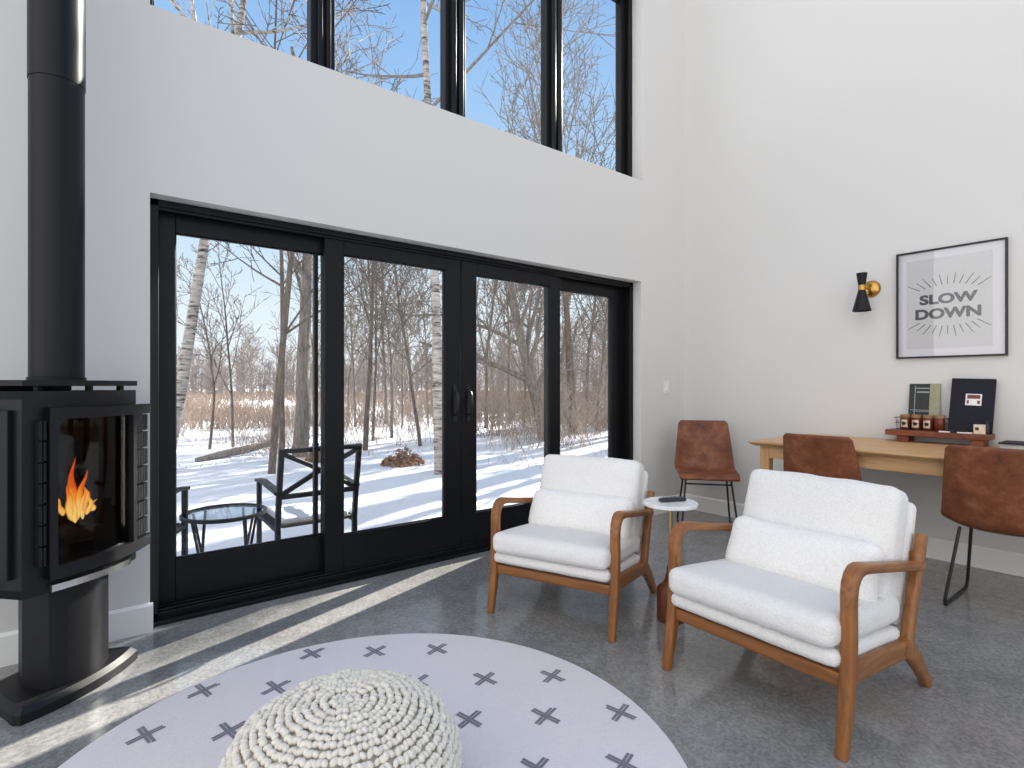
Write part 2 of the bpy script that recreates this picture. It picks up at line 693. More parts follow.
def door_panel(x0, x1, gx0, gx1, y0, gz0, gz1, handle_x=None, zt=DZ - 0.035):
    m_ = MB()
    y1 = y0 + 0.048
    rect_frame(m_, x0, x1, 0.05, zt, y0, y1, gx0 - x0, x1 - gx1, gz0 - 0.05, zt - gz1)
    # slim glazing bead stepping in to the glass
    rect_frame(m_, gx0, gx1, gz0, gz1, y0 + 0.012, y1 - 0.012, 0.006, 0.006, 0.006, 0.006)
    p = m_.build('door_panel', 'black_frame', door, bevel=0.003)
    k = MB()
    k.span((gx0, y0 + 0.021, gz0), (gx1, y0 + 0.027, gz1))
    k.build('glass_pane', 'glass', p, smooth=False)
    if handle_x:
        h_ = MB()
        h_.box((handle_x, y0 - 0.004, 1.07), (0.028, 0.008, 0.26))
        h_.sweep([(handle_x, y0 - 0.004, 0.985), (handle_x, y0 - 0.03, 0.99), (handle_x, y0 - 0.045, 1.02), (handle_x, y0 - 0.05, 1.07),
                  (handle_x, y0 - 0.045, 1.12), (handle_x, y0 - 0.03, 1.15), (handle_x, y0 - 0.004, 1.155)], (0.02, 0.012), ref=(1, 0, 0), n=10)
        h_.build('handle', 'black_metal', p)
    return p


YI, YO = 3.312, 3.372
door_panel(1.163, 2.137, 1.283, 2.008, YI, 0.272, 2.005, 2.085)
door_panel(2.143, 3.107, 2.274, 2.992, YI, 0.272, 2.000, 2.200)
door_panel(0.300, 1.240, 0.396, 1.175, YO, 0.282, 2.003)
door_panel(3.020, 3.970, 3.100, 3.800, YO, 0.282, 1.998)
mb = MB()
mb.span((1.122, YO + 0.005, 0.282), (1.146, YO + 0.04, 2.003))
mb.build('screen_bar', 'black_frame', door, bevel=0.002)

# ------------------------------------------------------------------ upper window
win = root('window_1', (0, 0, 0), kind='structure')
wy0, wy1 = 3.315, 3.44
mb = MB()
rect_frame(mb, UX0, UX1, UZ0, UZ1, wy0, wy1, 0.05, 0.05, 0.02, 0.05)
rect_frame(mb, UX0, UX1, UZ0, UZ1, wy0 + 0.04, wy1 - 0.02, 0.06, 0.115, 0.045, 0.08)
mb.build('window_frame', 'black_frame', win, bevel=0.003)
MUL = [(1.090, 1.238), (2.030, 2.200), (2.985, 3.165)]
for a, b in MUL:
    m_ = MB()
    c = (a + b) / 2
    m_.span((a, wy0 + 0.03, UZ0), (b, wy1 - 0.02, UZ1))
    m_.span((a + 0.035, wy0, UZ0), (c - 0.012, wy0 + 0.04, UZ1))
    m_.span((c + 0.012, wy0, UZ0), (b - 0.035, wy0 + 0.04, UZ1))
    m_.build('mullion', 'black_frame', win, bevel=0.003)
xs = [UX0 + 0.06] + [q for ab in MUL for q in ab] + [UX1 - 0.115]
for i in range(0, 8, 2):
    m_ = MB()
    m_.span((xs[i], wy0 + 0.06, UZ0 + 0.045), (xs[i + 1], wy0 + 0.066, UZ1 - 0.08))
    m_.build('glass_pane', 'glass', win, smooth=False)

# ------------------------------------------------------------------ ground outside
def ground_h(x, y):
    d = max(0.0, y - 5.0)
    w = min(1.0, d / 8)
    return -0.12 + w * (0.10 * noise.noise(Vector((x * 0.35, y * 0.35, 0))) + 0.05 * noise.noise(Vector((x * 1.1, y * 1.1, 3)))) + 0.012 * noise.noise(Vector((x * 2, y * 2, 7)))


mb = MB()
nx_, ny_ = 150, 120
xs_ = [-60 + 160 * ((i / nx_)) for i in range(nx_ + 1)]
xs_ = [4 + math.copysign(abs((i / nx_ - 0.4) / 0.6) ** 1.8 * 120, i / nx_ - 0.4) for i in range(nx_ + 1)]
ys_ = [3.40 + (j / ny_) ** 2.2 * 190 for j in range(ny_ + 1)]
vs = [(x, y, ground_h(x, y)) for y in ys_ for x in xs_]
fs = [(j * (nx_ + 1) + i, j * (nx_ + 1) + i + 1, (j + 1) * (nx_ + 1) + i + 1, (j + 1) * (nx_ + 1) + i) for j in range(ny_) for i in range(nx_)]
mb.add(vs, fs)
tag(mb.build('snow_ground', 'snow'), kind='structure')


# ------------------------------------------------------------------ wood stove
stove = root('wood_stove', (-0.072, 2.851, 0), R(42.1), 'black freestanding stove on a pedestal with a fire burning behind curved glass', 'stove')
SHW, SYC, SBOW = 0.239, -0.13, 0.049


def front_pt(a, off=0.0):
    x = SHW * a
    y = SYC - SBOW * (1 - a * a)
    tx, ty = SHW, 2 * SBOW * a
    L = math.hypot(tx, ty)
    return (x + off * ty / L, y - off * tx / L)


def curved(m_, a0, a1, z0, z1, o0, o1, n=16):
    pts = [front_pt(a0 + (a1 - a0) * k / n, o1) for k in range(n + 1)] + [front_pt(a1 - (a1 - a0) * k / n, o0) for k in range(n + 1)]
    # quads, so that curved bars stay clean
    m = n + 1
    for k in range(n):
        q = [pts[k], pts[k + 1], pts[2 * m - 2 - k], pts[2 * m - 1 - k]]
        vs_ = [(x, y, z0) for x, y in q] + [(x, y, z1) for x, y in q]
        m_.add(vs_, [(3, 2, 1, 0), (4, 5, 6, 7), (0, 1, 5, 4), (2, 3, 7, 6)] + ([(3, 0, 4, 7)] if k == 0 else []) + ([(1, 2, 6, 5)] if k == n - 1 else []))


BZ0, BZ1 = 0.44, 1.178
arc = [front_pt(-1 + 2 * k / 24) for k in range(25)]
back_pts = [(0.239, 0.06), (0.14, 0.17), (-0.14, 0.17), (-0.239, 0.06)]
mb = MB()
t = 0.02
bp = [arc[-1]] + back_pts + [arc[0]]
for k in range(len(bp) - 1):
    (x0, y0), (x1, y1) = bp[k], bp[k + 1]
    L = math.hypot(x1 - x0, y1 - y0)
    nx, ny = (y1 - y0) / L * t, -(x1 - x0) / L * t
    mb.prism([(x0, y0), (x1, y1), (x1 - nx, y1 - ny), (x0 - nx, y0 - ny)], BZ0, BZ1)
mb.prism(arc + back_pts, BZ0, BZ0 + 0.03)
mb.prism(arc + back_pts, BZ1 - 0.03, BZ1)
curved(mb, -1, -0.70, BZ0, BZ1, -0.02, 0.0)
curved(mb, 0.66, 1, BZ0, BZ1, -0.02, 0.0)
curved(mb, -0.7, 0.66, BZ0, 0.51, -0.02, 0.0)
curved(mb, -0.7, 0.66, 1.10, BZ1, -0.02, 0.0)
mb.build('firebox_body', 'stove_black', stove, angle=25)
mb = MB()
lin = [(x * 0.86, y * 0.9) for x, y in back_pts]
ln = [(0.185, -0.13)] + lin + [(-0.185, -0.13)]
for k in range(len(ln) - 1):
    (x0, y0), (x1, y1) = ln[k], ln[k + 1]
    mb.add([(x0, y0, 0.48), (x1, y1, 0.48), (x1, y1, 1.13), (x0, y0, 1.13)], [(0, 1, 2, 3)])
mb.build('firebox_lining', 'stove_dark', stove, smooth=False, solid=0.006)
mb = MB()
mb.prism([front_pt(-1 + 2 * k / 24, 0.006) for k in range(25)] + [(x * 1.02, y * 1.02) for x, y in back_pts], 1.196, 1.218)
for a in (-0.8, 0.0, 0.8):
    mb.box((front_pt(a)[0] * 0.9, front_pt(a)[1] + 0.03, 1.187), (0.02, 0.02, 0.02))
mb.box((0, 0.12, 1.187), (0.3, 0.04, 0.02))
mb.build('top_plate', 'stove_black', stove, angle=25, bevel=0.002)
# door with curved glass
DL, DR, GR = -0.747, 0.672, 1.142
mb = MB()
curved(mb, DL, -0.655, 0.495, 1.117, 0.004, 0.045)
curved(mb, 0.585, DR, 0.54, 1.080, 0.004, 0.045)
curved(mb, DL, GR, 1.076, 1.117, 0.004, 0.045)
curved(mb, DL, GR, 0.495, 0.542, 0.004, 0.045)
sd = mb.build('stove_door', 'stove_black', stove, angle=25)
mb = MB()
curved(mb, -0.655, 0.585, 0.542, 1.076, 0.020, 0.026)
mb.build('door_glass', 'stove_glass', sd, angle=60)
for a0, a1 in ((-0.86, -0.765), (0.70, 1.13)):
    m_ = MB()
    ns = 5 if a0 > 0 else 2
    for k in range(7):
        z0 = 0.546 + k * 0.0755
        for s_ in range(ns):
            q0 = a0 + (a1 - a0) * s_ / ns
            curved(m_, q0 + 0.006, q0 + (a1 - a0) / ns - 0.008, z0 + 0.004, z0 + 0.0715, 0.006, 0.034, 1)
    curved(m_, a0, a1, 0.546, 1.072, 0.002, 0.014, 3)
    m_.build('side_grille', 'stove_black', stove, angle=25)
mb = MB()
curved(mb, -0.72, 0.55, 0.452, 0.476, 0.025, 0.040)
mb.build('ash_lip', 'chrome', stove, angle=25)
# framed panel on the left flank
mb = MB()
xf = rot_xf((-0.243, -0.02, 0.81))
mb.box((0, -0.055, 0), (0.03, 0.035, 0.60), xf)
mb.box((0, 0.055, 0), (0.03, 0.035, 0.60), xf)
mb.box((0, 0, 0.28), (0.03, 0.075, 0.04), xf)
mb.box((0, 0, -0.28), (0.03, 0.075, 0.04), xf)
sp = mb.build('side_frame', 'stove_black', stove, bevel=0.003)
mb = MB()
mb.box((-0.246, -0.02, 0.81), (0.008, 0.075, 0.52))
mb.build('side_panel', 'stove_dark', sp, smooth=False)
# pedestal and base plate
mb = MB()
ped = [(-0.126 + 0.252 * k / 12, -0.108 - 0.042 * (1 - (2 * k / 12 - 1) ** 2)) for k in range(13)] + [(0.108, 0.02), (0.06, 0.11), (-0.06, 0.11), (-0.118, 0.02)]
mb.prism(ped, 0.05, BZ0)
mb.build('pedestal', 'stove_black', stove, angle=25)
mb = MB()


def base_poly(o):
    h_ = 0.226 + o
    p = [(-h_ + 2 * h_ * k / 16, -0.118 - o * 0.7 - 0.045 * (1 - (2 * k / 16 - 1) ** 2)) for k in range(17)]
    e = [(h_ + 0.004, -0.105), (h_ - 0.002, -0.085), (h_ - 0.016, -0.055)]
    return p + e + [(0.18 + o, 0.03), (0.12, 0.15 + o), (-0.12, 0.15 + o), (-0.18 - o, 0.03)] + [(-x, y) for x, y in e[::-1]]


mb.prism(base_poly(0.02), 0.0, 0.035)
mb.prism(base_poly(0.02), 0.035, 0.056, base_poly(0.0))
mb.build('base_plate', 'stove_black', stove, angle=25)
for k, (x, y, z, rz, ln_) in enumerate(((-0.02, -0.02, 0.60, 0.5, 0.22), (0.03, -0.03, 0.59, -0.6, 0.22), (0.0, 0.05, 0.56, 0.05, 0.28))):
    m_ = MB()
    d = Vector((math.cos(rz), math.sin(rz), 0.04))
    c = Vector((x, y, z))
    m_.tube([c - d * ln_ / 2, c - d * ln_ / 6, c + d * ln_ / 5, c + d * ln_ / 2], [0.03, 0.034, 0.032, 0.028], 10)
    tag(m_.build('log', 'char', stove), 'charred log lying under the flames')
mb = MB()
rnd = random.Random(4)
for (x, y, z0, hgt, wd, lean) in ((-0.005, -0.075, 0.645, 0.255, 0.022, -0.012), (0.005, -0.085, 0.64, 0.20, 0.020, 0.02), (-0.028, -0.08, 0.64, 0.15, 0.020, -0.004),
                             (0.030, -0.075, 0.635, 0.135, 0.020, 0.012), (-0.052, -0.07, 0.655, 0.085, 0.014, -0.02), (0.052, -0.07, 0.635, 0.10, 0.014, 0.02),
                             (0.0, -0.07, 0.62, 0.10, 0.030, 0.0), (0.072, -0.068, 0.645, 0.05, 0.010, 0.022), (-0.02, -0.09, 0.62, 0.12, 0.014, 0.01), (0.02, -0.09, 0.625, 0.16, 0.012, -0.01)):
    path, sec = [], []
    for k in range(16):
        f_ = k / 15
        path.append((x + 0.012 + lean * f_ + 0.011 * math.sin(f_ * 8 + x * 90) * f_, y + 0.006 * math.sin(f_ * 5 + x * 50), z0 + 0.035 + 0.92 * hgt * f_))
        w_ = wd * (math.sin(PI * (f_ * 0.985 + 0.015) ** 0.66) + 0.02) * (1 - 0.45 * f_)
        sec.append((2 * w_, 1.2 * w_))
    mb.sweep(path, sec, ref=(1, 0, 0), n=10, power=2)
tag(mb.build('flame', 'flame', stove), 'orange and yellow flames')

pipe = root('stove_pipe', (-0.072, 2.851, 1.218), 0, 'tall black flue pipe rising from the stove top along the white wall', 'flue pipe')
mb = MB()
mb.lathe([(0.0885, 0), (0.0885, 1.19)], n=48)
mb.lathe([(0.091, 1.18), (0.091, 4.7)], n=48)
mb.build('pipe_section', 'pipe', pipe)
mb = MB()
mb.lathe([(0.088, 0), (0.094, 0), (0.094, 0.012), (0.0885, 0.014)], n=48)
mb.build('pipe_collar', 'pipe', pipe)


# ------------------------------------------------------------------ lounge chairs
def make_lounge_chair(label):
    t = root('lounge_chair', (0, 0, 0), 0, label, 'armchair', None)
    for s in (-1, 1):
        x = 0.345 * s
        m_ = MB()
        m_.sweep([(x, 0.0, 0), (x, 0.024, 0.12), (x, 0.046, 0.25), (x, 0.052, 0.36), (x, 0.052, 0.475)],
                 [(0.036, 0.034), (0.042, 0.042), (0.046, 0.05), (0.046, 0.047), (0.046, 0.044)], ref=(1, 0, 0), n=16)
        m_.build('front_leg', 'chair_wood_z', t, angle=50)
        m_ = MB()
        arm = [(0.052, 0.475), (0.053, 0.515), (0.060, 0.545), (0.076, 0.569), (0.10, 0.583), (0.13, 0.5855), (0.17, 0.580), (0.28, 0.560), (0.42, 0.536), (0.54, 0.515), (0.655, 0.494)]
        m_.sweep([(x, a, b) for a, b in arm], [(0.046, 0.044), (0.048, 0.042), (0.050, 0.041), (0.051, 0.041), (0.052, 0.040), (0.053, 0.037), (0.054, 0.034), (0.054, 0.032), (0.054, 0.032), (0.052, 0.032), (0.05, 0.034)], ref=(1, 0, 0), n=16)
        m_.build('armrest', 'chair_wood', t, angle=50)
        m_ = MB()
        m_.sweep([(x, 0.525, 0.18), (x, 0.548, 0.26), (x, 0.590, 0.38), (x, 0.645, 0.50), (x, 0.690, 0.608)],
                 [(0.04, 0.052), (0.04, 0.05), (0.04, 0.046), (0.04, 0.05), (0.038, 0.044)], ref=(1, 0, 0), n=16)
        m_.build('back_post', 'chair_wood_z', t, angle=50)
        m_ = MB()
        m_.sweep([(x, 0.49, 0.222), (x, 0.555, 0.195), (x, 0.605, 0.15), (x, 0.665, 0.09), (x, 0.745, 0.0)],
                 [(0.038, 0.066), (0.04, 0.074), (0.042, 0.066), (0.040, 0.052), (0.036, 0.040)], ref=(1, 0, 0), n=16)
        m_.build('rear_leg', 'chair_wood', t, angle=50)
        m_ = MB()
        m_.sweep([(x, 0.05, 0.258), (x, 0.28, 0.236), (x, 0.53, 0.208)], (0.03, 0.068), ref=(1, 0, 0), n=16, power=6)
        m_.build('side_rail', 'chair_wood', t, angle=50)
    m_ = MB()
    m_.sweep([(-0.335, 0.048, 0.230), (0.335, 0.048, 0.230)], (0.028, 0.05), ref=(0, 1, 0), n=16, power=6)
    m_.build('front_rail', 'chair_wood_x', t, angle=50)
    m_ = MB()
    m_.sweep([(-0.335, 0.54, 0.20), (0.335, 0.54, 0.20)], (0.03, 0.055), ref=(0, 1, 0), n=16, power=6)
    m_.sweep([(-0.335, 0.668, 0.52), (0.335, 0.668, 0.52)], (0.03, 0.05), ref=(0, 1, 0), n=16, power=6)
    m_.build('back_rail', 'chair_wood_x', t, angle=50)
    m_ = MB()
    m_.soft_box((0.660, 0.55, 0.060), 0.028, (0.0, 0.01, 0.004), 18, rot_xf((0, 0.268, 0.276), R(-6)), 0.002, 3)
    m_.build('seat_deck', 'boucle', t, angle=180)
    m_ = MB()
    m_.soft_box((0.652, 0.585, 0.108), 0.038, (0.008, 0.012, 0.016), 22, rot_xf((0, 0.258, 0.366), R(-5)), 0.004, 5)
    m_.build('seat_cushion', 'boucle', t, angle=180)
    m_ = MB()
    m_.soft_box((0.632, 0.07, 0.49), 0.030, (0, 0.010, 0.0), 18, rot_xf((0, 0.648, 0.492), R(-19)), 0.003, 7)
    m_.build('back_pad', 'boucle', t, angle=180)
    m_ = MB()
    m_.soft_box((0.622, 0.145, 0.455), 0.042, (0.004, 0.03, 0.006), 24, rot_xf((0, 0.558, 0.574), R(-18)), 0.006, 9)
    m_.build('back_cushion', 'boucle', t, angle=180)
    return t


chairA = make_lounge_chair('white boucle wooden armchair directly in front of the glass door')
chairA.location = (1.832, 2.046, 0)
chairA.rotation_euler = (0, 0, R(-68))
chairA.scale = (0.968, 0.968, 0.968)
chairB = copy_tree(chairA)
chairB['label'] = 'white boucle wooden armchair nearest the camera, in front of the oak table'
chairB.scale = (1, 1, 1)
chairB.location = (1.938, 1.080, 0)
chairB.rotation_euler = (0, 0, R(-92.2))


def pillow(parent, seed, label, dz=0.0, rx=-24):
    m_ = MB()
    m_.soft_box((0.60, 0.115, 0.235), 0.05, (0.0, 0.03, 0.0), 22, None, 0.006, seed)
    o = m_.build('lumbar_pillow', 'boucle_fine', angle=180)
    xf = Matrix.Translation(parent.location) @ Matrix.Rotation(parent.rotation_euler.z, 4, 'Z') @ rot_xf((0.01, 0.388, 0.492 + dz), R(rx))
    o.matrix_world = xf
    tag(o, label, 'cushion', 'white lumbar pillows on the armchairs')


pillow(chairA, 21, 'white rectangular lumbar pillow on the armchair by the glass door', -0.014)
pillow(chairB, 34, 'white rectangular lumbar pillow on the armchair nearest the camera')


# ------------------------------------------------------------------ leather dining chairs
def make_leather_chair(label, group):
    t = root('leather_chair', (0, 0, 0), 0, label, 'chair', group)
    prof = [(-0.012, 0.432), (0.0, 0.448), (0.04, 0.455), (0.12, 0.452), (0.22, 0.445), (0.31, 0.440), (0.365, 0.443), (0.40, 0.462), (0.418, 0.50), (0.430, 0.56), (0.445, 0.64), (0.462, 0.73), (0.478, 0.81), (0.488, 0.865), (0.490, 0.885)]
    wid = [0.228, 0.232, 0.236, 0.240, 0.244, 0.246, 0.247, 0.246, 0.243, 0.238, 0.232, 0.223, 0.214, 0.207, 0.186]
    nu = 16
    m_ = MB()
    vs_, fs_ = [], []
    for k, ((y, z), w) in enumerate(zip(prof, wid)):
        f_ = k / (len(prof) - 1)
        for i in range(nu + 1):
            s = -1 + 2 * i / nu
            e = abs(s) ** 2.6
            # bucket: the sides of the seat rise, the sides of the back come forward
            lift = 0.055 * e * max(0, 1 - abs(f_ - 0.45) / 0.38)
            fwd = 0.05 * e * max(0, min(1, (f_ - 0.35) / 0.25)) * (1 - max(0, (f_ - 0.75)) * 2.2)
            vs_.append((s * w, y - fwd, z + lift * (1 if f_ < 0.5 else max(0, 1 - (f_ - 0.5) * 4))))
    for k in range(len(prof) - 1):
        for i in range(nu):
            a = k * (nu + 1) + i
            fs_.append((a, a + 1, a + nu + 2, a + nu + 1))
    m_.add(vs_, fs_)
    sh = m_.build('seat_shell', 'leather', t, angle=180, solid=0.026)
    b = sh.modifiers.new('bev', 'BEVEL')
    b.width = 0.010
    b.segments = 3
    b.limit_method = 'ANGLE'
    b.angle_limit = R(50)
    for s in (-1, 1):
        m_ = MB()
        pts = [(s * 0.175, 0.325, 0.428), (s * 0.215, 0.420, 0.06), (s * 0.218, 0.424, 0.03), (s * 0.219, 0.412, 0.012), (s * 0.220, 0.385, 0.009),
               (s * 0.220, 0.03, 0.009), (s * 0.219, 0.0, 0.012), (s * 0.218, -0.012, 0.03), (s * 0.214, -0.008, 0.06), (s * 0.175, 0.085, 0.436)]
        m_.tube(pts, 0.0085, 8)
        m_.build('sled_leg', 'black_metal', t, angle=60)
    m_ = MB()
    m_.tube([(-0.180, 0.072, 0.385), (0.180, 0.072, 0.385)], 0.007, 8)
    m_.build('crossbar', 'black_metal', t)
    return t


GCH = 'brown leather sled chairs around the table'
c1 = make_leather_chair('brown leather chair with black sled legs standing alone in the room corner', GCH)
c1.location = (3.995, 2.505, 0)
c1.rotation_euler = (0, 0, math.atan2(0.63, 0.775) - PI / 2)
c2 = copy_tree(c1)
c2['label'] = 'brown leather chair at the table behind the nearest white armchair, mostly hidden'
c2.location = (3.625 + 0.495, 1.545, 0)
c2.rotation_euler = (0, 0, R(90))
c3 = copy_tree(c1)
c3['label'] = 'brown leather chair at the table in front of the black folder'
c3.location = (3.610 + 0.49, 0.675, 0)
c3.rotation_euler = (0, 0, R(90))

# ------------------------------------------------------------------ table along the right wall
TZ = 0.806
tab = root('wood_table', (0, 0, 0), 0, 'long pale oak table standing against the white right wall', 'table')
TX0, TX1, TY0, TY1 = 3.70, 4.634, 0.05, 2.02
mb = MB()
mb.add([(TX0, TY0, TZ - 0.010), (TX1, TY0, TZ - 0.010), (TX1, TY1, TZ - 0.010), (TX0, TY1, TZ - 0.010),
        (TX0, TY0, TZ), (TX1, TY0, TZ), (TX1, TY1, TZ), (TX0, TY1, TZ),
        (TX0 + 0.03, TY0 + 0.03, TZ - 0.03), (TX1, TY0 + 0.03, TZ - 0.03), (TX1, TY1 - 0.03, TZ - 0.03), (TX0 + 0.03, TY1 - 0.03, TZ - 0.03)],
       [(4, 5, 6, 7), (0, 1, 5, 4), (1, 2, 6, 5), (2, 3, 7, 6), (3, 0, 4, 7), (0, 8, 9, 1), (1, 9, 10, 2), (2, 10, 11, 3), (3, 11, 8, 0), (8, 11, 10, 9)])
mb.build('tabletop', 'oak', tab, smooth=False, bevel=0.002)
mb = MB()
ax0, ax1, ay0, ay1 = TX0 + 0.07, TX1 - 0.05, TY0 + 0.06, TY1 - 0.06
mb.span((ax0, ay0, TZ - 0.115), (ax0 + 0.022, ay1, TZ - 0.03))
mb.span((ax1 - 0.022, ay0, TZ - 0.115), (ax1, ay1, TZ - 0.03))
mb.span((ax0, ay0, TZ - 0.115), (ax1, ay0 + 0.022, TZ - 0.03))
mb.span((ax0, ay1 - 0.022, TZ - 0.115), (ax1, ay1, TZ - 0.03))
mb.build('apron', 'oak', tab, smooth=False, bevel=0.002)
for x in (ax0 + 0.025, ax1 - 0.025):
    for y in (ay0 + 0.025, ay1 - 0.025):
        m_ = MB()
        m_.sweep([(x, y, 0), (x, y, TZ - 0.115), (x, y, TZ - 0.03)], [(0.045, 0.045), (0.066, 0.066), (0.066, 0.066)], ref=(1, 0, 0), n=16, power=10)
        m_.build('leg', 'oak_z', tab, angle=50)

# riser board with the small things on it
riser = root('serving_riser', (0, 0, 0), 0, 'low reddish wooden riser board with feet on the oak table', 'serving board')
BT = 0.888
mb = MB()
pl = []
rnd = random.Random(8)
for k in range(13):
    pl.append((4.47 + 0.004 * rnd.uniform(-1, 1), 0.862 + 0.565 * k / 12))
pl = pl + [(4.63, 1.427), (4.63, 0.862)]
mb.prism(pl, BT - 0.038, BT)
mb.build('board', 'board', riser, smooth=False, bevel=0.004)
for y in (0.925, 1.328):
    m_ = MB()
    m_.prism([(4.485, y - 0.035), (4.615, y - 0.035), (4.615, y + 0.035), (4.485, y + 0.035)], TZ, BT - 0.038)
    m_.build('foot', 'board', riser, smooth=False, bevel=0.005)

bas = root('wire_basket', (0, 0, 0), 0, 'thin wire basket holding the honey jars on the riser board', 'basket')
mb = MB()
by0, by1, bx0, bx1 = 1.102, 1.372, 4.520, 4.610
for z, e in ((BT + 0.006, 0.0), (BT + 0.05, 0.008), (BT + 0.085, 0.014)):
    mb.tube([(bx0 - e, by0 - e, z), (bx1 + e, by0 - e, z), (bx1 + e, by1 + e, z), (bx0 - e, by1 + e, z), (bx0 - e, by0 - e, z)], 0.0016, 6)
mb.build('rim_wires', 'black_metal', bas)
mb = MB()
for k in range(9):
    y = by0 + (by1 - by0) * k / 8
    mb.tube([(bx0 - 0.014, y, BT + 0.085), (bx0, y, BT + 0.003), (bx1, y, BT + 0.003), (bx1 + 0.014, y, BT + 0.085)], 0.0013, 6)
for x in (bx0 + 0.03, bx1 - 0.03):
    mb.tube([(x, by0 - 0.014, BT + 0.085), (x, by0, BT + 0.003), (x, by1, BT + 0.003), (x, by1 + 0.014, BT + 0.085)], 0.0013, 6)
mb.build('cross_wires', 'black_metal', bas)
JL = ['reddish honey jar at the left end of the wire basket', 'second honey jar from the left in the wire basket', 'third honey jar from the left in the wire basket', 'honey jar at the right end of the wire basket, next to the black book']
for k, y in enumerate((1.333, 1.267, 1.201, 1.137)):
    jr = root('honey_jar', (4.563, y, BT + 0.006), 0, JL[k], 'jar', 'honey jars in the wire basket')
    m_ = MB()
    m_.lathe([(0.028, 0), (0.031, 0.004), (0.031, 0.068), (0.027, 0.078)], n=20)
    m_.build('jar_body', 'honey', jr)
    m_ = MB()
    m_.lathe([(0.029, 0.078), (0.030, 0.080), (0.030, 0.098), (0.028, 0.100)], n=20)
    m_.build('lid', 'jar_lid', jr)
    if k < 3:
        m_ = MB()
        aa = [R(180 - 38 + 4 - k * 4) + R(76) * q / 8 for q in range(9)]
        vs_ = [(0.0316 * math.cos(a), 0.0316 * math.sin(a), z) for z in (0.012, 0.064) for a in aa]
        m_.add(vs_, [(q, q + 1, q + 10, q + 9) for q in range(8)])
        lb = m_.build('jar_label', 'label_cream', jr)
        m_ = MB()
        m_.lathe([(0.012, 0.0), (0.012, 0.0012)], n=16, xf=rot_xf((-0.0315, 0, 0.038), 0, R(-90)))
        m_.build('label_mark', 'label_dot', lb)

# leaning booklet
bk = root('booklet', (4.598, 1.240, BT), 0, 'small dark and olive printed card leaning on the wall behind the honey jars', 'booklet')
bk.rotation_euler = (0, R(9), 0)
mb = MB()
mb.box((0, 0, 0.162), (0.006, 0.180, 0.324))
mb.build('cover', 'card_dark', bk, bevel=0.001)
mb = MB()
mb.box((-0.0035, -0.060, 0.162), (0.001, 0.060, 0.322))
mb.build('olive_band', 'card_olive', bk, smooth=False)
mb = MB()
for (y, z, w, h_) in ((0.012, 0.292, 0.080, 0.007), (0.010, 0.265, 0.070, 0.010), (0.018, 0.138, 0.12, 0.004), (0.012, 0.128, 0.10, 0.003), (0.055, 0.20, 0.004, 0.22)):
    mb.box((-0.0035, y, z), (0.001, w, h_))
mb.build('print_lines', 'card_grey', bk, smooth=False)
# black book
bb = root('black_book', (4.545, 0.974, BT + 0.004), 0, 'large navy black book with a small picture on its cover leaning on the wall', 'book')
bb.rotation_euler = (R(2), R(12), R(4))
mb = MB()
mb.box((0, 0, 0.178), (0.022, 0.225, 0.356))
mb.build('cover', 'book_black', bb, bevel=0.002)
mb = MB()
mb.box((-0.0115, -0.008, 0.215), (0.001, 0.082, 0.076))
pc = mb.build('cover_picture', 'paper', bb, smooth=False)
mb = MB()
mb.box((-0.0122, -0.008, 0.234), (0.001, 0.066, 0.026))
mb.box((-0.0122, 0.020, 0.199), (0.001, 0.010, 0.022))
mb.box((-0.0122, -0.034, 0.199), (0.001, 0.014, 0.022))
mb.build('picture_print', 'photo_red', pc, smooth=False)
# small carton, bottle, marker and paper slips
cb = root('small_carton', (4.505, 0.915, BT), R(8), 'tiny cream carton with a dark mark in front of the black book', 'box')
mb = MB()
mb.box((0, 0, 0.03), (0.03, 0.058, 0.06))
mb.build('carton_body', 'label_cream', cb, bevel=0.001)
mb = MB()
mb.box((-0.0155, 0.012, 0.033), (0.001, 0.018, 0.018))
mb.build('carton_mark', 'label_dot', cb, smooth=False)
bo = root('small_bottle', (4.512, 0.880, BT), 0, 'tiny dark bottle beside the cream carton on the riser board', 'bottle')
mb = MB()
mb.lathe([(0.010, 0), (0.011, 0.003), (0.011, 0.055), (0.005, 0.064), (0.005, 0.07)], n=16)
mb.build('bottle_body', 'card_dark', bo)
mb = MB()
mb.lathe([(0.006, 0.07), (0.006, 0.084)], n=12)
mb.build('cap', 'black_metal', bo)
mb = MB()
mb.sweep([(4.490, 1.085, BT + 0.012), (4.490, 1.05, BT + 0.010), (4.486, 0.975, BT + 0.016)], [(0.010, 0.008), (0.03, 0.016), (0.022, 0.014)], ref=(1, 0, 0), n=10)
tag(mb.build('bottle_opener', 'black_metal'), 'flat black handled tool lying at the front of the riser board', 'tool')
mb = MB()
mb.box((4.488, 1.090, BT + 0.004), (0.03, 0.06, 0.008))
tag(mb.build('paper_slip', 'paper', bevel=0.0005), 'small white paper slip lying beside the jars, left of the black tool', 'paper', 'white paper slips on the riser board')
mb = MB()
mb.box((4.488, 0.985, BT + 0.004), (0.03, 0.075, 0.008))
tag(mb.build('paper_slip', 'paper', bevel=0.0005), 'small white paper slip lying beside the cream carton', 'paper', 'white paper slips on the riser board')
mb = MB()
for k in range(6):
    mb.box((4.51 + 0.004 * (k % 3), 0.58 - 0.003 * (k % 2), TZ + 0.003 + 0.006 * k), (0.20, 0.44, 0.0056))
tag(mb.build('paper_stack', 'paper', bevel=0.001), 'stack of white sheets under the black folder at the right end of the table', 'paper')
mb = MB()
mb.box((4.50, 0.57, TZ + 0.0405), (0.22, 0.47, 0.009))
tag(mb.build('folder', 'book_black', bevel=0.002), 'black folder lying on white sheets right of the riser board', 'folder')
mb = MB()
mb.box((4.30, 0.62, TZ + 0.0015), (0.15, 0.36, 0.003))
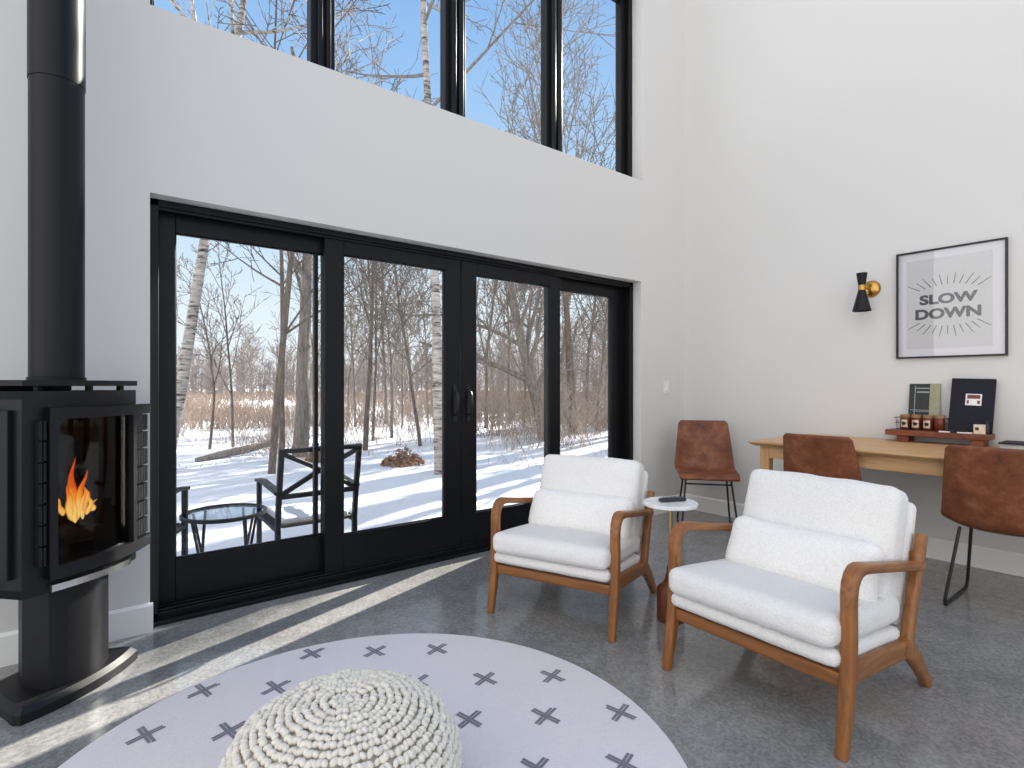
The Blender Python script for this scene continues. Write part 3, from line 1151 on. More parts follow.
tag(mb.build('paper_sheet', 'paper', smooth=False), 'white paper sheet lying on the table in front of the black folder', 'paper')

# ------------------------------------------------------------------ side table and remote
st = root('side_table', (2.375, 1.712, 0), 0, 'small round white marble side table with brass stem and wood base between the armchairs', 'side table')
mb = MB()
mb.lathe([(0.130, 0), (0.136, 0.003), (0.136, 0.015), (0.132, 0.019)], (0, 0, 0.584), n=48)
mb.build('marble_top', 'marble', st)
mb = MB()
mb.lathe([(0.011, 0.26), (0.011, 0.584)], n=20)
mb.lathe([(0.05, 0.576), (0.05, 0.584)], n=24)
mb.build('stem', 'satin_brass', st)
mb = MB()
mb.lathe([(0.066, 0), (0.068, 0.004), (0.068, 0.155), (0.064, 0.165), (0.040, 0.185), (0.028, 0.205), (0.020, 0.235), (0.017, 0.275), (0.012, 0.278)], n=28)
mb.build('wood_base', 'base_wood', st, angle=50)
mb = MB()
mb.soft_box((0.042, 0.145, 0.018), 0.008, (0, 0, 0.003), 8, None)
rm = mb.build('remote_control', 'remote', angle=60)
rm.location = (2.392, 1.712, 0.603 + 0.0095)
rm.rotation_euler = (0, 0, R(-112))
tag(rm, 'dark grey remote control lying on the marble side table', 'remote control')
mb = MB()
for a in range(2):
    for b in range(4):
        mb.lathe([(0.0055, 0), (0.005, 0.0015)], ((a - 0.5) * 0.018, -0.045 + b * 0.022, 0.0105), n=10)
mb.build('buttons', 'black_metal', rm)

# ------------------------------------------------------------------ sconce, print, switch on the walls
sc = root('wall_sconce', (WX, 1.572, 1.917), 0, 'black double cone wall sconce with brass backplate left of the framed print', 'wall lamp')
mb = MB()
mb.lathe([(0.062, 0), (0.062, 0.006), (0.050, 0.022), (0.030, 0.032), (0.006, 0.036)], n=36, xf=rot_xf((0, 0, 0), 0, R(-90)))
mb.build('backplate', 'brass', sc)
mb = MB()
mb.tube([(-0.03, 0, 0), (-0.10, 0.018, 0)], 0.008, 10)
mb.build('arm', 'brass', sc)
mb = MB()
mb.lathe([(0.0245, -0.018), (0.0245, 0.018)], (-0.118, 0.024, 0), n=28)
mb.build('band', 'brass', sc)
mb = MB()
mb.lathe([(0.0235, 0.018), (0.036, 0.108), (0.034, 0.108), (0.0215, 0.018)], (-0.118, 0.024, 0), n=32, cap=False)
mb.build('upper_shade', 'sconce_black', sc)
mb = MB()
mb.lathe([(0.0235, -0.018), (0.062, -0.172), (0.060, -0.172), (0.0215, -0.018)], (-0.118, 0.024, 0), n=32, cap=False)
mb.build('lower_shade', 'sconce_black', sc)

PY0, PY1, PZ0, PZ1 = 0.802, 1.408, 1.388, 2.140
pr = root('framed_print', (WX, 0, 0), 0, 'thin black framed poster with grey lettering on the right wall', 'picture')
mb = MB()
fw_ = 0.012
mb.span((-0.026, PY0, PZ0), (0, PY0 + fw_, PZ1))
mb.span((-0.026, PY1 - fw_, PZ0), (0, PY1, PZ1))
mb.span((-0.026, PY0 + fw_, PZ0), (0, PY1 - fw_, PZ0 + fw_))
mb.span((-0.026, PY0 + fw_, PZ1 - fw_), (0, PY1 - fw_, PZ1))
mb.build('frame', 'black_metal', pr, bevel=0.001)
mb = MB()
mb.span((-0.010, PY0 + fw_, PZ0 + fw_), (-0.004, PY1 - fw_, PZ1 - fw_))
mb.build('mat_board', 'mat_board', pr, smooth=False)
mb = MB()
mb.span((-0.0115, PY0 + 0.075, PZ0 + 0.065), (-0.0102, PY1 - 0.060, PZ1 - 0.065))
pp = mb.build('print', 'print_paper', pr, smooth=False)


def text_mesh(txt, size, offset=0.0):
    cu = bpy.data.curves.new('lettering_src', 'FONT')
    cu.body = txt
    cu.size = size
    cu.align_x = 'CENTER'
    cu.align_y = 'CENTER'
    cu.offset = offset
    cu.extrude = 0.0004
    ob = bpy.data.objects.new('lettering_src', cu)
    COL.objects.link(ob)
    dg = bpy.context.evaluated_depsgraph_get()
    me = bpy.data.meshes.new_from_object(ob.evaluated_get(dg))
    bpy.data.objects.remove(ob, do_unlink=True)
    return me


mb = MB()
cyp, czp = 1.110, 1.742
for txt, dz, wdt, hgt, dy in (('SLOW', 0.050, 0.320, 0.070, 0.0), ('DOWN', -0.050, 0.362, 0.074, 0.004)):
    me = text_mesh(txt, 0.1, 0.0045)
    xsv = [v.co.x for v in me.vertices]
    ysv = [v.co.y for v in me.vertices]
    kx, ky = wdt / (max(xsv) - min(xsv)), hgt / (max(ysv) - min(ysv))
    mx_, my_ = (max(xsv) + min(xsv)) / 2, (max(ysv) + min(ysv)) / 2
    vs_ = [(-0.0125 - v.co.z, cyp + dy - (v.co.x - mx_) * kx, czp + dz + (v.co.y - my_) * ky) for v in me.vertices]
    mb.add(vs_, [tuple(p.vertices) for p in me.polygons])
    bpy.data.meshes.remove(me)
mb.build('lettering', 'ink', pp, smooth=False)
for up in (1, -1):
    mb = MB()
    for k in range(11):
        f_ = (k - 5) / 5
        a = R(92) - R(58) * f_
        d = Vector((0, -math.cos(a), math.sin(a) * up))
        p0 = Vector((-0.0125, cyp - f_ * 0.158, czp + 0.004 + up * (0.142 - 0.030 * f_ * f_)))
        L = (0.072 if k % 2 == 0 else 0.058) * (1 + 0.15 * abs(f_))
        p1 = p0 + d * L
        sd_ = Vector((0, d.z, -d.y)) * 0.0028
        mb.add([p0 - sd_, p0 + sd_, p1 + sd_ * 0.6, p1 - sd_ * 0.6], [(0, 1, 2, 3)])
    mb.build('ray_lines', 'ink', pp, smooth=False)
mb = MB()
mb.span((-0.020, PY0 + fw_, PZ0 + fw_), (-0.018, PY1 - fw_, PZ1 - fw_))
mb.build('picture_glass', 'picture_glass', pr, smooth=False)

sw = root('light_switch', (4.364, WY, 1.18), 0, 'white double light switch plate on the wall between door and corner', 'light switch')
mb = MB()
mb.box((0, -0.003, 0), (0.080, 0.006, 0.125))
mb.build('plate', 'plastic_white', sw, bevel=0.002)
mb = MB()
mb.box((0, -0.007, 0), (0.034, 0.004, 0.07))
mb.build('rocker', 'trim', sw, bevel=0.001)

# ------------------------------------------------------------------ rug
RC, RR = Vector((0.6814, 1.5702, 0)), 0.982
mb = MB()
mb.lathe([(RR, 0.0), (RR + 0.003, 0.004), (RR, 0.009), (RR - 0.004, 0.010)], (0, 0, 0), n=128)
mb.cur = 1
la, lb_ = Vector((0.228, -0.152, 0)), Vector((-0.202, -0.187, 0))
o0 = Vector((0.606, 2.275, 0))
rnd = random.Random(2)
for i in range(-8, 9):
    for j in range(-4, 10):
        p = o0 + la * i + lb_ * j - RC
        if p.length > RR - 0.066:
            continue
        for a in (R(18), R(-78)):
            d = Vector((math.cos(a), math.sin(a), 0))
            s_ = Vector((-d.y, d.x, 0))
            for q in (-1, 1):
                c_ = p + s_ * (q * 0.0065)
                l1, l2 = 0.058 + rnd.uniform(-0.004, 0.004), 0.058 + rnd.uniform(-0.004, 0.004)
                w_ = s_ * 0.0052
                z = Vector((0, 0, 0.0112 if a > 0 else 0.0116))
                mb.add([c_ - d * l1 - w_ + z, c_ + d * l2 - w_ + z, c_ + d * l2 + w_ + z, c_ - d * l1 + w_ + z], [(0, 1, 2, 3)])
rug = mb.build('area_rug', ['rug', 'rug_mark'])
rug.location = RC
tag(rug, 'round pale rug with rows of grey cross marks on the concrete floor', 'rug')

# ------------------------------------------------------------------ knitted pouf
pf = root('knit_pouf', (0.550, 1.415, 0.011), 0, 'cream chunky knit pouf standing on the round rug', 'pouf')
PRR, PHH = 0.298, 0.355


def pouf_prof(s):
    """superellipse-like side profile, s in 0..1 from the top centre to the foot"""
    a = PI / 2 - s * PI * 0.94
    ca, sa = math.cos(a), math.sin(a)
    return PRR * abs(ca) ** 0.72, PHH / 2 + PHH / 2 * math.copysign(abs(sa) ** 0.86, sa)


mb = MB()
mb.lathe([(max(0.004, pouf_prof(1 - k / 40)[0] - 0.008), pouf_prof(1 - k / 40)[1] * 0.97) for k in range(41)], n=48)
mb.build('pouf_core', 'knit', pf)
mb = MB()
smp = [pouf_prof(k / 400) for k in range(401)]
acc = [0.0]
for k in range(400):
    acc.append(acc[-1] + math.hypot(smp[k + 1][0] - smp[k][0], smp[k + 1][1] - smp[k][1]))
total = acc[-1]
rowh = 0.0215
rnd = random.Random(11)
sph = []
NU, NV = 8, 5
for j in range(NV + 1):
    for i in range(NU):
        th, ph = PI * j / NV, 2 * PI * i / NU
        sph.append(Vector((math.sin(th) * math.cos(ph), math.sin(th) * math.sin(ph), math.cos(th))))
sph_f = [(j * NU + i, j * NU + (i + 1) % NU, (j + 1) * NU + (i + 1) % NU, (j + 1) * NU + i) for j in range(NV) for i in range(NU)]
row = 0
s_at = 0.012
while s_at < total * 0.97:
    k = min(399, next((q for q in range(400) if acc[q + 1] >= s_at), 399))
    r_, z_ = smp[k]
    dr, dz_ = smp[min(400, k + 1)][0] - smp[max(0, k - 1)][0], smp[min(400, k + 1)][1] - smp[max(0, k - 1)][1]
    L = math.hypot(dr, dz_) or 1
    dr, dz_ = dr / L, dz_ / L
    cnt = max(5, int(2 * PI * r_ / 0.0275))
    for q in range(cnt):
        a = 2 * PI * (q + 0.5 * (row % 2)) / cnt + row * 0.13 + rnd.uniform(-0.02, 0.02)
        er = Vector((math.cos(a), math.sin(a), 0))
        et = Vector((-math.sin(a), math.cos(a), 0))
        es = er * dr + Vector((0, 0, dz_))            # down the profile
        en = er * (-dz_) + Vector((0, 0, dr))
        if en.dot(er) + en.z < 0:
            en = -en
        c = er * r_ + Vector((0, 0, z_)) + en * rnd.uniform(-0.004, 0.004) + es * rnd.uniform(-0.003, 0.003)
        for sgn in (-1, 1):
            tl = (0.85 + rnd.uniform(-0.2, 0.2)) * sgn
            e1 = et * math.cos(tl) + es * math.sin(tl)
            e2 = es * math.cos(tl) - et * math.sin(tl)
            k1, k2, k3 = 0.0118 * rnd.uniform(0.85, 1.2), 0.0086 * rnd.uniform(0.85, 1.15), 0.0088 * rnd.uniform(0.9, 1.15)
            cc = c + et * (sgn * 0.0068)
            mb.add([cc + e1 * (p.x * k1) + e2 * (p.y * k2) + en * (p.z * k3) for p in sph], sph_f)
    row += 1
    s_at += rowh
mb.build('knit_cover', 'knit', pf, angle=180)


# ------------------------------------------------------------------ patio furniture in the snow
def bar(m_, a, b, w=0.032, h_=0.032, ref=(1, 0, 0)):
    m_.sweep([a, b], (w, h_), ref=ref, n=8, power=8)


def make_patio_chair(label):
    t = root('patio_chair', (0, 0, 0), 0, label, 'patio chair', 'dark metal patio chairs')
    hw, dp, hb, ha = 0.26, 0.50, 0.92, 0.645
    for s in (-1, 1):
        m_ = MB()
        m_.sweep([(s * hw, 0.02, 0), (s * hw, 0.03, 0.40), (s * hw, 0.0, 0.60), (s * hw, -0.06, hb)], (0.034, 0.034), ref=(1, 0, 0), n=8, power=8)
        m_.build('back_leg', 'patio_metal', t)
        m_ = MB()
        bar(m_, (s * hw, dp, 0), (s * hw, dp, ha))
        m_.build('front_leg', 'patio_metal', t)
        m_ = MB()
        m_.sweep([(s * hw, dp + 0.02, ha), (s * hw, dp - 0.1, ha + 0.012), (s * hw, -0.005, ha - 0.02)], (0.055, 0.022), ref=(1, 0, 0), n=8, power=8)
        m_.build('armrest', 'patio_metal', t)
        m_ = MB()
        bar(m_, (s * hw, 0.03, 0.38), (s * hw, dp, 0.40))
        m_.build('side_rail', 'patio_metal', t)
    m_ = MB()
    bar(m_, (-hw, -0.058, hb - 0.016), (hw, -0.058, hb - 0.016), ref=(0, 1, 0))
    bar(m_, (-hw, 0.0, 0.60), (hw, 0.0, 0.60), ref=(0, 1, 0))
    for s in (-1, 1):
        bar(m_, (s * hw, -0.055, hb - 0.03), (0, -0.03, 0.76), 0.03, 0.03, ref=(0, 1, 0))
        bar(m_, (s * hw, 0.0, 0.605), (0, -0.03, 0.76), 0.03, 0.03, ref=(0, 1, 0))
    m_.build('back_frame', 'patio_metal', t)
    m_ = MB()
    m_.sweep([(0, 0.02, 0.40), (0, 0.26, 0.392), (0, dp, 0.41)], (2 * hw - 0.04, 0.02), ref=(1, 0, 0), n=12, power=8)
    m_.build('seat', 'patio_seat', t)
    m_ = MB()
    m_.soft_box((2 * hw - 0.07, dp - 0.06, 0.045), 0.02, (0, 0, 0.01), 10, rot_xf((0, 0.26, 0.425)), 0.008, 2)
    m_.build('seat_snow', 'snow', t, angle=180)
    return t


pc1 = make_patio_chair('dark metal patio chair with crossed back outside the sliding door')
pc1.location = (1.275, 3.74, -0.13)
pc2 = copy_tree(pc1)
pc2['label'] = 'dark metal patio chair mostly hidden behind the door frame left of the glass table'
pc2.rotation_euler = (0, 0, R(-32))
_q = Matrix.Rotation(R(-32), 4, 'Z') @ Vector((0.26, 0.50, 0))
pc2.location = (0.545 - _q.x, 4.20 - _q.y, -0.13)

pt = root('patio_table', (0.765, 4.10, -0.13), 0, 'round glass topped patio side table between the patio chairs', 'patio table')
mb = MB()
mb.lathe([(0.248, 0), (0.262, 0.004), (0.262, 0.024), (0.248, 0.028)], (0, 0, 0.456), n=40, cap=False)
mb.lathe([(0.248, 0.028), (0.248, 0.0)], (0, 0, 0.456), n=40, cap=False)
mb.build('rim', 'patio_metal', pt)
mb = MB()
mb.lathe([(0.248, 0.0), (0.248, 0.006)], (0, 0, 0.472), n=40)
mb.build('glass_top', 'table_glass', pt)
for k in range(4):
    a = R(35) + k * PI / 2
    m_ = MB()
    c_, s_ = math.cos(a), math.sin(a)
    p_ = Vector((-s_, c_, 0))
    f0 = Vector((c_ * 0.19, s_ * 0.19, 0))
    tp = Vector((c_ * 0.215, s_ * 0.215, 0.46))
    m_.tube([tp + p_ * 0.05, f0 + Vector((0, 0, 0.16)) - p_ * 0.0, f0 - p_ * 0.02], 0.009, 8)
    m_.tube([tp - p_ * 0.05, f0 + Vector((0, 0, 0.16)) + p_ * 0.0, f0 + p_ * 0.02], 0.009, 8)
    m_.build('leg', 'patio_metal', pt)


# ------------------------------------------------------------------ trees
class Tree:
    def __init__(self, seed):
        self.r = random.Random(seed)
        self.trunk, self.br = MB(), MB()

    def limb(self, m_, p, d, length, r0, r1, nseg, sides, wob, trop):
        pts, rad = [p.copy()], [r0]
        d = d.normalized()
        st_ = length / nseg
        for k in range(nseg):
            d = d + Vector((self.r.gauss(0, wob), self.r.gauss(0, wob), self.r.gauss(0, wob) + trop))
            d.normalize()
            p = p + d * st_
            pts.append(p.copy())
            rad.append(r0 + (r1 - r0) * ((k + 1) / nseg) ** 0.9)
        t0 = (pts[1] - pts[0]).normalized()
        u = t0.orthogonal().normalized()
        vs_, fs_ = [], []
        for k, q in enumerate(pts):
            t_ = (pts[min(k + 1, nseg)] - pts[max(k - 1, 0)]).normalized()
            u = u - t_ * u.dot(t_)
            u.normalize()
            w = t_.cross(u)
            for s in range(sides):
                a = 2 * PI * s / sides
                vs_.append(q + (u * math.cos(a) + w * math.sin(a)) * rad[k])
        for k in range(nseg):
            for s in range(sides):
                s2 = (s + 1) % sides
                fs_.append((k * sides + s, k * sides + s2, (k + 1) * sides + s2, (k + 1) * sides + s))
        m_.add(vs_, fs_)
        return pts, rad

    def grow(self, H, r0, lean=(0, 0), start=0.35, n1=10, n2=6, n3=5, n4=0, ang=(35, 60), l1=0.42, trop=0.05, wob=0.05, twig=0.006, top=0.25, side=10):
        p = Vector((0, 0, -0.15))
        d = Vector((lean[0], lean[1], 1))
        pts, rad = self.limb(self.trunk, p, d, H, r0, r0 * top, 14, side, wob * 0.55, 0.01)
        self.spawn(pts, rad, H * l1, start, n1, (n2, n3, n4), ang, trop, wob, twig, 1)
        return self

    def spawn(self, pts, rad, length, start, n, deeper, ang, trop, wob, twig, lev):
        m = len(pts) - 1
        phi = self.r.uniform(0, 2 * PI)
        for k in range(n):
            f_ = start + (1 - start) * (k + self.r.uniform(0.1, 0.9)) / n
            i = min(m - 1, int(f_ * m))
            q = pts[i].lerp(pts[i + 1], f_ * m - i)
            rr = rad[i] + (rad[i + 1] - rad[i]) * (f_ * m - i)
            t_ = (pts[i + 1] - pts[i]).normalized()
            phi += 2.4 + self.r.uniform(-0.6, 0.6)
            u = t_.orthogonal().normalized()
            w = t_.cross(u)
            a = R(self.r.uniform(*ang))
            d = t_ * math.cos(a) + (u * math.cos(phi) + w * math.sin(phi)) * math.sin(a)
            ln = length * self.r.uniform(0.6, 1.15) * (1.15 - 0.6 * (f_ - start) / (1 - start + 1e-6))
            r1 = max(twig, min(rr * self.r.uniform(0.45, 0.7), ln * 0.03))
            ns, sd_ = {1: (8, 5), 2: (5, 4), 3: (4, 3), 4: (2, 3)}[lev]
            p2, rd = self.limb(self.br, q, d, ln, r1, max(twig * 0.6, r1 * 0.25), ns, sd_, wob * (1 + 0.5 * lev), trop)
            if deeper and deeper[0]:
                self.spawn(p2, rd, ln * 0.48, 0.2, deeper[0], deeper[1:], (28, 58), trop, wob, twig, lev + 1)

    def build(self, name, loc, label, group=None, trunk_mat='bark_grey', branch_mat='bark_grey', cat='tree'):
        t = self.trunk.build(name, trunk_mat, angle=180)
        t.location = loc
        tag(t, label, cat, group)
        if self.br.v:
            self.br.build('branches', branch_mat, t, angle=180)
        return t


def base_at(u, v=None, d=None):
    p = ground(u, v) if v is not None else along(u, d)
    return Vector((p.x, p.y, ground_h(p.x, p.y)))


RIGHT = Vector((CA, -SA, 0))       # towards the right of the photograph


def lean_vec(k):
    return (RIGHT.x * k, RIGHT.y * k)


# single trees that can be told apart through the glass
Tree(1).grow(11, 0.095, lean_vec(0.17), 0.42, 12, 6, 5, 0, (30, 60), 0.32, 0.03, 0.03, 0.008, 0.3).build(
    'birch_tree', base_at(164, 472), 'leaning pale birch at the left edge of the leftmost door pane', None, 'birch', 'birch')
Tree(2).grow(3.7, 0.032, lean_vec(0.01), 0.32, 10, 6, 4, 0, (20, 42), 0.36, 0.07, 0.06, 0.006).build(
    'small_bare_tree', base_at(209, d=11.0), 'thin crooked bare tree just right of the leaning birch', None, 'bark_brown', 'bark_brown')
Tree(33).grow(4.0, 0.034, lean_vec(0.03), 0.30, 10, 6, 4, 0, (20, 42), 0.38, 0.07, 0.055, 0.006).build(
    'small_bare_tree', base_at(233, d=11.5), 'thin forked bare tree in the middle of the leftmost door pane', None, 'bark_brown', 'bark_brown')
Tree(4).grow(9.0, 0.058, lean_vec(0.075), 0.22, 13, 5, 4, 0, (40, 72), 0.28, 0.03, 0.03, 0.008).build(
    'bare_tree', base_at(271, 474), 'slender brown trunk, left one of the pair behind the patio chair', None, 'bark_brown', 'bark_brown')
Tree(5).grow(8.5, 0.048, lean_vec(0.05), 0.25, 12, 5, 4, 0, (40, 70), 0.28, 0.03, 0.03, 0.008).build(
    'bare_tree', base_at(281, d=9.3), 'slender brown trunk, right one of the pair behind the patio chair', None, 'bark_brown', 'bark_brown')
Tree(6).grow(7.5, 0.15, lean_vec(0.03), 0.28, 8, 6, 4, 0, (25, 50), 0.42, 0.06, 0.09, 0.008, 0.2).build(
    'bare_tree', base_at(299, 457), 'thick grey split trunk behind the top of the crossed patio chair back', None, 'bark_grey', 'bark_grey')
Tree(7).grow(7.0, 0.06, lean_vec(0.055), 0.35, 11, 6, 4, 0, (30, 60), 0.33, 0.04, 0.04, 0.008).build(
    'bare_tree', base_at(365, d=11.5), 'dark slender tree, tallest trunk left of centre in the second door pane', None, 'bark_brown', 'bark_brown')
Tree(8).grow(5.2, 0.04, lean_vec(0.03), 0.35, 11, 6, 4, 0, (25, 50), 0.35, 0.05, 0.05, 0.008).build(
    'small_bare_tree', base_at(373, d=13), 'thinner tree close beside the dark slender tree in the second door pane', None, 'bark_brown', 'bark_brown')
Tree(9).grow(5.0, 0.04, lean_vec(0.0), 0.30, 13, 7, 4, 0, (25, 50), 0.36, 0.05, 0.06, 0.008).build(
    'small_bare_tree', base_at(392, d=14), 'bushy thin tree in the middle of the second door pane', None, 'bark_grey', 'bark_grey')
Tree(10).grow(5.5, 0.042, lean_vec(-0.08), 0.3, 12, 7, 4, 0, (30, 60), 0.36, 0.05, 0.08, 0.008).build(
    'small_bare_tree', base_at(421, d=12), 'thin tree leaning left beside the white birch trunk', None, 'bark_brown', 'bark_brown')
Tree(11).grow(13, 0.080, lean_vec(-0.012), 0.42, 14, 6, 5, 0, (40, 75), 0.26, 0.03, 0.02, 0.008).build(
    'birch_tree', base_at(440, 474), 'straight white birch trunk at the right edge of the second door pane', None, 'birch', 'bark_pale')
Tree(12).grow(6.2, 0.15, lean_vec(-0.08), 0.16, 15, 8, 5, 0, (38, 66), 0.62, 0.05, 0.09, 0.009, 0.3).build(
    'oak_tree', base_at(545, d=13), 'spreading oak with arching limbs in the third door pane', None, 'bark_grey', 'bark_grey')
Tree(13).grow(11.5, 0.125, lean_vec(0.0), 0.30, 14, 7, 4, 0, (14, 30), 0.55, 0.05, 0.04, 0.012, 0.12).build(
    'bare_tree', base_at(573, d=15), 'stout forked tree in the rightmost door pane', None, 'bark_brown', 'bark_pale')
Tree(14).grow(6.5, 0.07, lean_vec(0.05), 0.3, 14, 8, 5, 0, (25, 50), 0.40, 0.06, 0.06, 0.009).build(
    'bare_tree', base_at(598, d=16), 'slimmer grey tree right of the stout forked one', None, 'bark_grey', 'bark_grey')
Tree(15).grow(12.5, 0.10, lean_vec(0.01), 0.36, 14, 7, 4, 0, (12, 28), 0.52, 0.05, 0.035, 0.012, 0.12).build(
    'bare_tree', base_at(553, d=19), 'tall tree whose upright fine branches fan out in the third upper window pane', None, 'bark_grey', 'bark_pale')
Tree(16).grow(10, 0.09, lean_vec(0.03), 0.40, 14, 7, 5, 0, (30, 60), 0.42, 0.05, 0.06, 0.009, 0.15).build(
    'bare_tree', base_at(335, d=15), 'tall tree behind the first door stile, crown in the second upper pane', None, 'bark_grey', 'bark_pale')

# background trees: five shapes, copied
protos = []
for k, (H, r0, st_, ang_) in enumerate(((6.0, 0.05, 0.22, (22, 48)), (6.8, 0.055, 0.28, (20, 45)), (5.2, 0.045, 0.18, (25, 52)), (6.2, 0.05, 0.25, (28, 58)), (7.4, 0.055, 0.22, (18, 40)))):
    tr_ = Tree(50 + k)
    tr_.grow(H, r0, (0, 0), st_, 14, 7, 5, 0, ang_, 0.42, 0.06, 0.06, 0.011, 0.15, 6)
    protos.append(tr_)
spots = []
rnd = random.Random(77)
for u, d in ((222, 33), (255, 29), (312, 20), (348, 19), (357, 17), (384, 18), (403, 17), (413, 22), (430, 19),
             (484, 17), (493, 22), (508, 19), (522, 17), (560, 22), (588, 19), (606, 18), (616, 24),
             (500, 30), (540, 32), (578, 34), (604, 30), (396, 30), (352, 34), (330, 27), (640, 20), (60, 24), (-20, 19), (-90, 28), (110, 34)):
    spots.append((u + rnd.uniform(-3, 3), d, rnd.randrange(5), rnd.uniform(0.8, 1.2)))
first = {}
for (u, d, k, sc_) in spots:
    p = base_at(u, d=d)
    if k not in first:
        o = protos[k].build('bare_tree', p, 'thin bare grey tree standing far back in the woods behind the brush', 'background trees in the woods', 'bark_grey', 'bark_grey')
        first[k] = o
    else:
        o = copy_tree(first[k])
        o.location = p
    if u < 300:
        sc_ *= 0.75
    if u > 470:
        sc_ *= 1.05
    o.scale = (sc_, sc_, sc_)
    o.rotation_euler = (0, 0, rnd.uniform(0, 6.28))
# trees to the right of the house, out of the photograph, whose shadows streak the snow
rnd = random.Random(31)
tall = []
for k in range(3):
    tr_ = Tree(80 + k)
    tr_.grow(15, 0.17, (0, 0), 0.3, 10, 4, 2, 0, (25, 50), 0.15, 0.04, 0.03, 0.014, 0.35, 8)
    tall.append(tr_)
tfirst = {}
for k_ in range(22):
    b_off = 4.45 + 0.29 * k_ + rnd.uniform(-0.15, 0.15)
    x = 2.17 * b_off + 3.6 + rnd.uniform(0, 5)
    y = 0.34 * (x - 2) + b_off
    x = max(x, 1.25 * y + 1.9)
    p = Vector((x, y, ground_h(x, y)))
    kk = k_ % 3
    if kk not in tfirst:
        o = tall[kk].build('bare_tree', p, 'tall bare tree right of the window view, shading the snow', 'trees beside the house', 'bark_grey', 'bark_grey')
        tfirst[kk] = o
    else:
        o = copy_tree(tfirst[kk])
        o.location = p
    o.rotation_euler = (0, 0, rnd.uniform(0, 6.28))

# fallen log and leaf clump
mb = MB()
a_, b_ = base_at(196, 462), base_at(272, 454)
mb.tube([a_ + Vector((0, 0, 0.02)), a_.lerp(b_, 0.35) + Vector((0, 0, 0.09)), a_.lerp(b_, 0.7) + Vector((0, 0, 0.14)), b_ + Vector((0, 0, 0.22))], [0.05, 0.07, 0.075, 0.06], 10)
tag(mb.build('fallen_log', 'bark_pale'), 'fallen pale log lying in the snow behind the glass patio table', 'log')
for (u, v, w, lab) in ((403, 464, 0.36, 'clump of reddish dead leaves on the snow in the second door pane'), (318, 462, 0.2, 'small reddish leaf clump behind the door stile between the first panes')):
    mb = MB()
    rnd = random.Random(u)
    p = base_at(u, v)
    for k in range(260):
        a, r_ = rnd.uniform(0, 6.28), w * rnd.random() ** 0.6
        c = Vector((math.cos(a) * r_, math.sin(a) * r_, (1 - r_ / w) * 0.30 * rnd.random() + 0.03))
        d = Vector((rnd.uniform(-1, 1), rnd.uniform(-1, 1), rnd.uniform(-0.2, 0.8))).normalized() * 0.06
        e = d.orthogonal().normalized() * 0.025
        f2 = d.cross(e).normalized() * 0.012
        mb.add([c - d, c + e + f2, c + d, c - e + f2, c - f2], [(0, 1, 4), (1, 2, 4), (2, 3, 4), (3, 0, 4), (0, 3, 1), (1, 3, 2)])
    o = mb.build('leaf_clump', 'dead_leaf', smooth=False)
    o.location = p
    tag(o, lab, 'leaves')


# brush and dry grass nobody could count
def stem(m_, p, d, L, r0, bend, rnd_):
    d = d.normalized()
    s = d.orthogonal().normalized()
    w = d.cross(s)
    q = p + d * L * 0.55
    e = p + d * L + Vector((rnd_.gauss(0, bend), rnd_.gauss(0, bend), -bend * 0.3)) * L
    vs_ = []
    for c, r_ in ((p, r0), (q, r0 * 0.75)):
        for k in range(3):
            a = 2.0944 * k
            vs_.append(c + (s * math.cos(a) + w * math.sin(a)) * r_)
    vs_.append(e)
    m_.add(vs_, [(0, 1, 4, 3), (1, 2, 5, 4), (2, 0, 3, 5), (3, 4, 6), (4, 5, 6), (5, 3, 6)])
    return q, e


def shrub(m_, c, h_, n, rnd_, r0=0.008, spread=0.45):
    for k in range(n):
        d = Vector((rnd_.gauss(0, spread), rnd_.gauss(0, spread), 1))
        L = h_ * rnd_.uniform(0.5, 1.1)
        b0 = c + Vector((rnd_.gauss(0, 0.15), rnd_.gauss(0, 0.15), 0))
        q, e = stem(m_, b0, d, L, r0, 0.12, rnd_)
        for j in range(4):
            f_ = rnd_.uniform(0.3, 0.95)
            s0 = b0.lerp(e, f_)
            stem(m_, s0, Vector((rnd_.gauss(0, 0.7), rnd_.gauss(0, 0.7), 0.8)), L * rnd_.uniform(0.2, 0.42), r0 * 0.6, 0.15, rnd_)


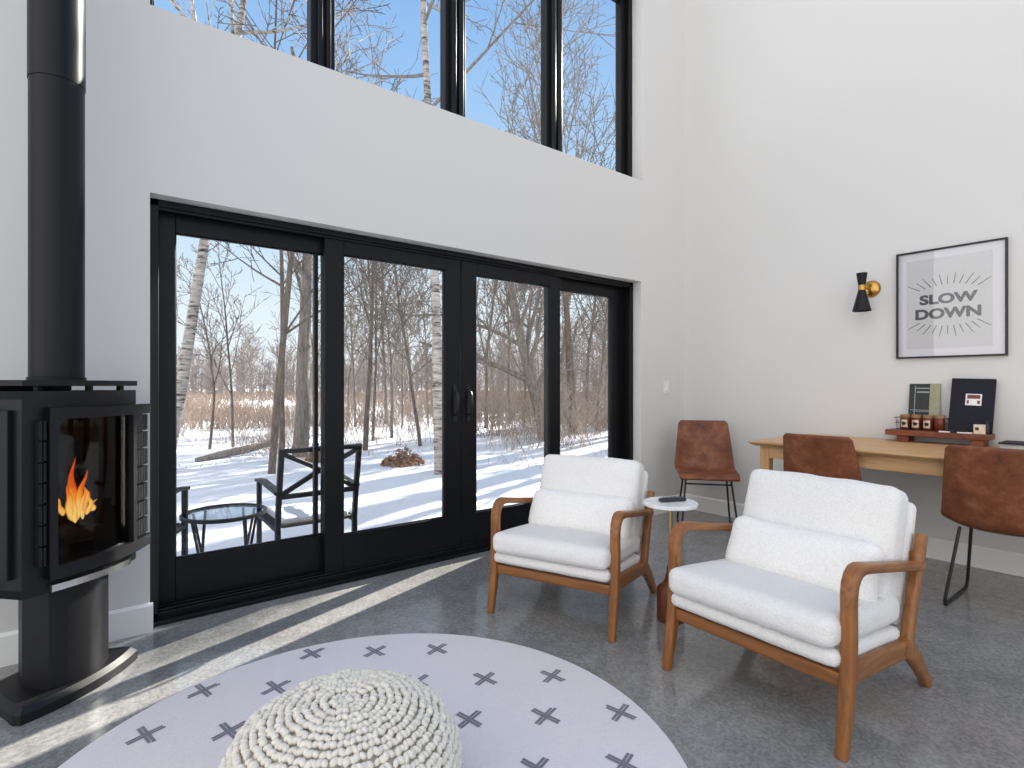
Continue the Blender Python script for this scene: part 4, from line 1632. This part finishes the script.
rnd = random.Random(5)
mb = MB()
for k in range(620):
    u = rnd.uniform(318, 650)
    d = rnd.uniform(11.0, 24) if u > 455 else rnd.uniform(12.0, 26)
    if rnd.random() < (0.35 if u < 455 else 0.2):
        continue
    p = base_at(u, d=d)
    if noise.noise(Vector((p.x * 0.5, p.y * 0.5, 9))) < -0.15:
        continue
    shrub(mb, p, rnd.uniform(0.6, 1.9) * (1.0 if u < 455 else 1.4), 6, rnd, 0.0035 + d * 0.00022)
for k in range(100):
    u = rnd.uniform(160, 320)
    d = rnd.uniform(12, 26)
    shrub(mb, base_at(u, d=d), rnd.uniform(0.4, 1.3), 5, rnd, 0.0035 + d * 0.0002)
for k in range(30):
    u = rnd.uniform(238, 300)
    shrub(mb, base_at(u, d=rnd.uniform(9.5, 12)), rnd.uniform(0.3, 0.9), 5, rnd, 0.005)
for k in range(60):
    u = rnd.uniform(170, 640)
    shrub(mb, base_at(u, d=rnd.uniform(8.5, 12)), rnd.uniform(0.08, 0.25), 3, rnd, 0.004)
tag(mb.build('brush_thicket', 'brush', smooth=False), 'brown leafless brush thicket along the edge of the snow', 'brush', None, 'stuff')
mb = MB()
for k in range(21000):
    u = rnd.uniform(150, 660) if k < 13000 else rnd.uniform(-300, 150)
    d = 17 + 70 * rnd.random() ** 1.5
    p = base_at(u, d=d)
    if noise.noise(Vector((p.x * 0.16, p.y * 0.16, 5))) < -0.05 and d < 45:
        continue
    stem(mb, p, Vector((rnd.gauss(0, 0.35), rnd.gauss(0, 0.35), 1)), rnd.uniform(0.35, 1.15), 0.006 + d * 0.0005, 0.2, rnd)
tag(mb.build('dry_grass', 'reed', smooth=False), 'tan dry grass and reeds standing in the snowy field', 'dry grass', None, 'stuff')
mb = MB()
for k in range(700):
    u = rnd.uniform(110, 700) if k < 420 else rnd.uniform(-350, 110)
    d = rnd.uniform(48, 95)
    p = base_at(u, d=d)
    H = rnd.uniform(2.5, 6.0) * (1 + 0.8 * max(0, (u - 330) / 330))
    stem(mb, p, Vector((rnd.gauss(0, 0.05), rnd.gauss(0, 0.05), 1)), H, 0.06, 0.03, rnd)
    for j in range(26):
        z0 = H * rnd.uniform(0.02, 0.9)
        q, e = stem(mb, p + Vector((0, 0, z0)), Vector((rnd.gauss(0, 0.6), rnd.gauss(0, 0.6), 0.9)), H * rnd.uniform(0.15, 0.38), 0.035, 0.12, rnd)
        for i in range(2):
            stem(mb, q, Vector((rnd.gauss(0, 0.7), rnd.gauss(0, 0.7), 0.8)), H * rnd.uniform(0.08, 0.2), 0.025, 0.1, rnd)
tag(mb.build('distant_woods', 'far_twig', smooth=False), 'grey hazy line of bare woods beyond the field', 'woods', None, 'stuff')
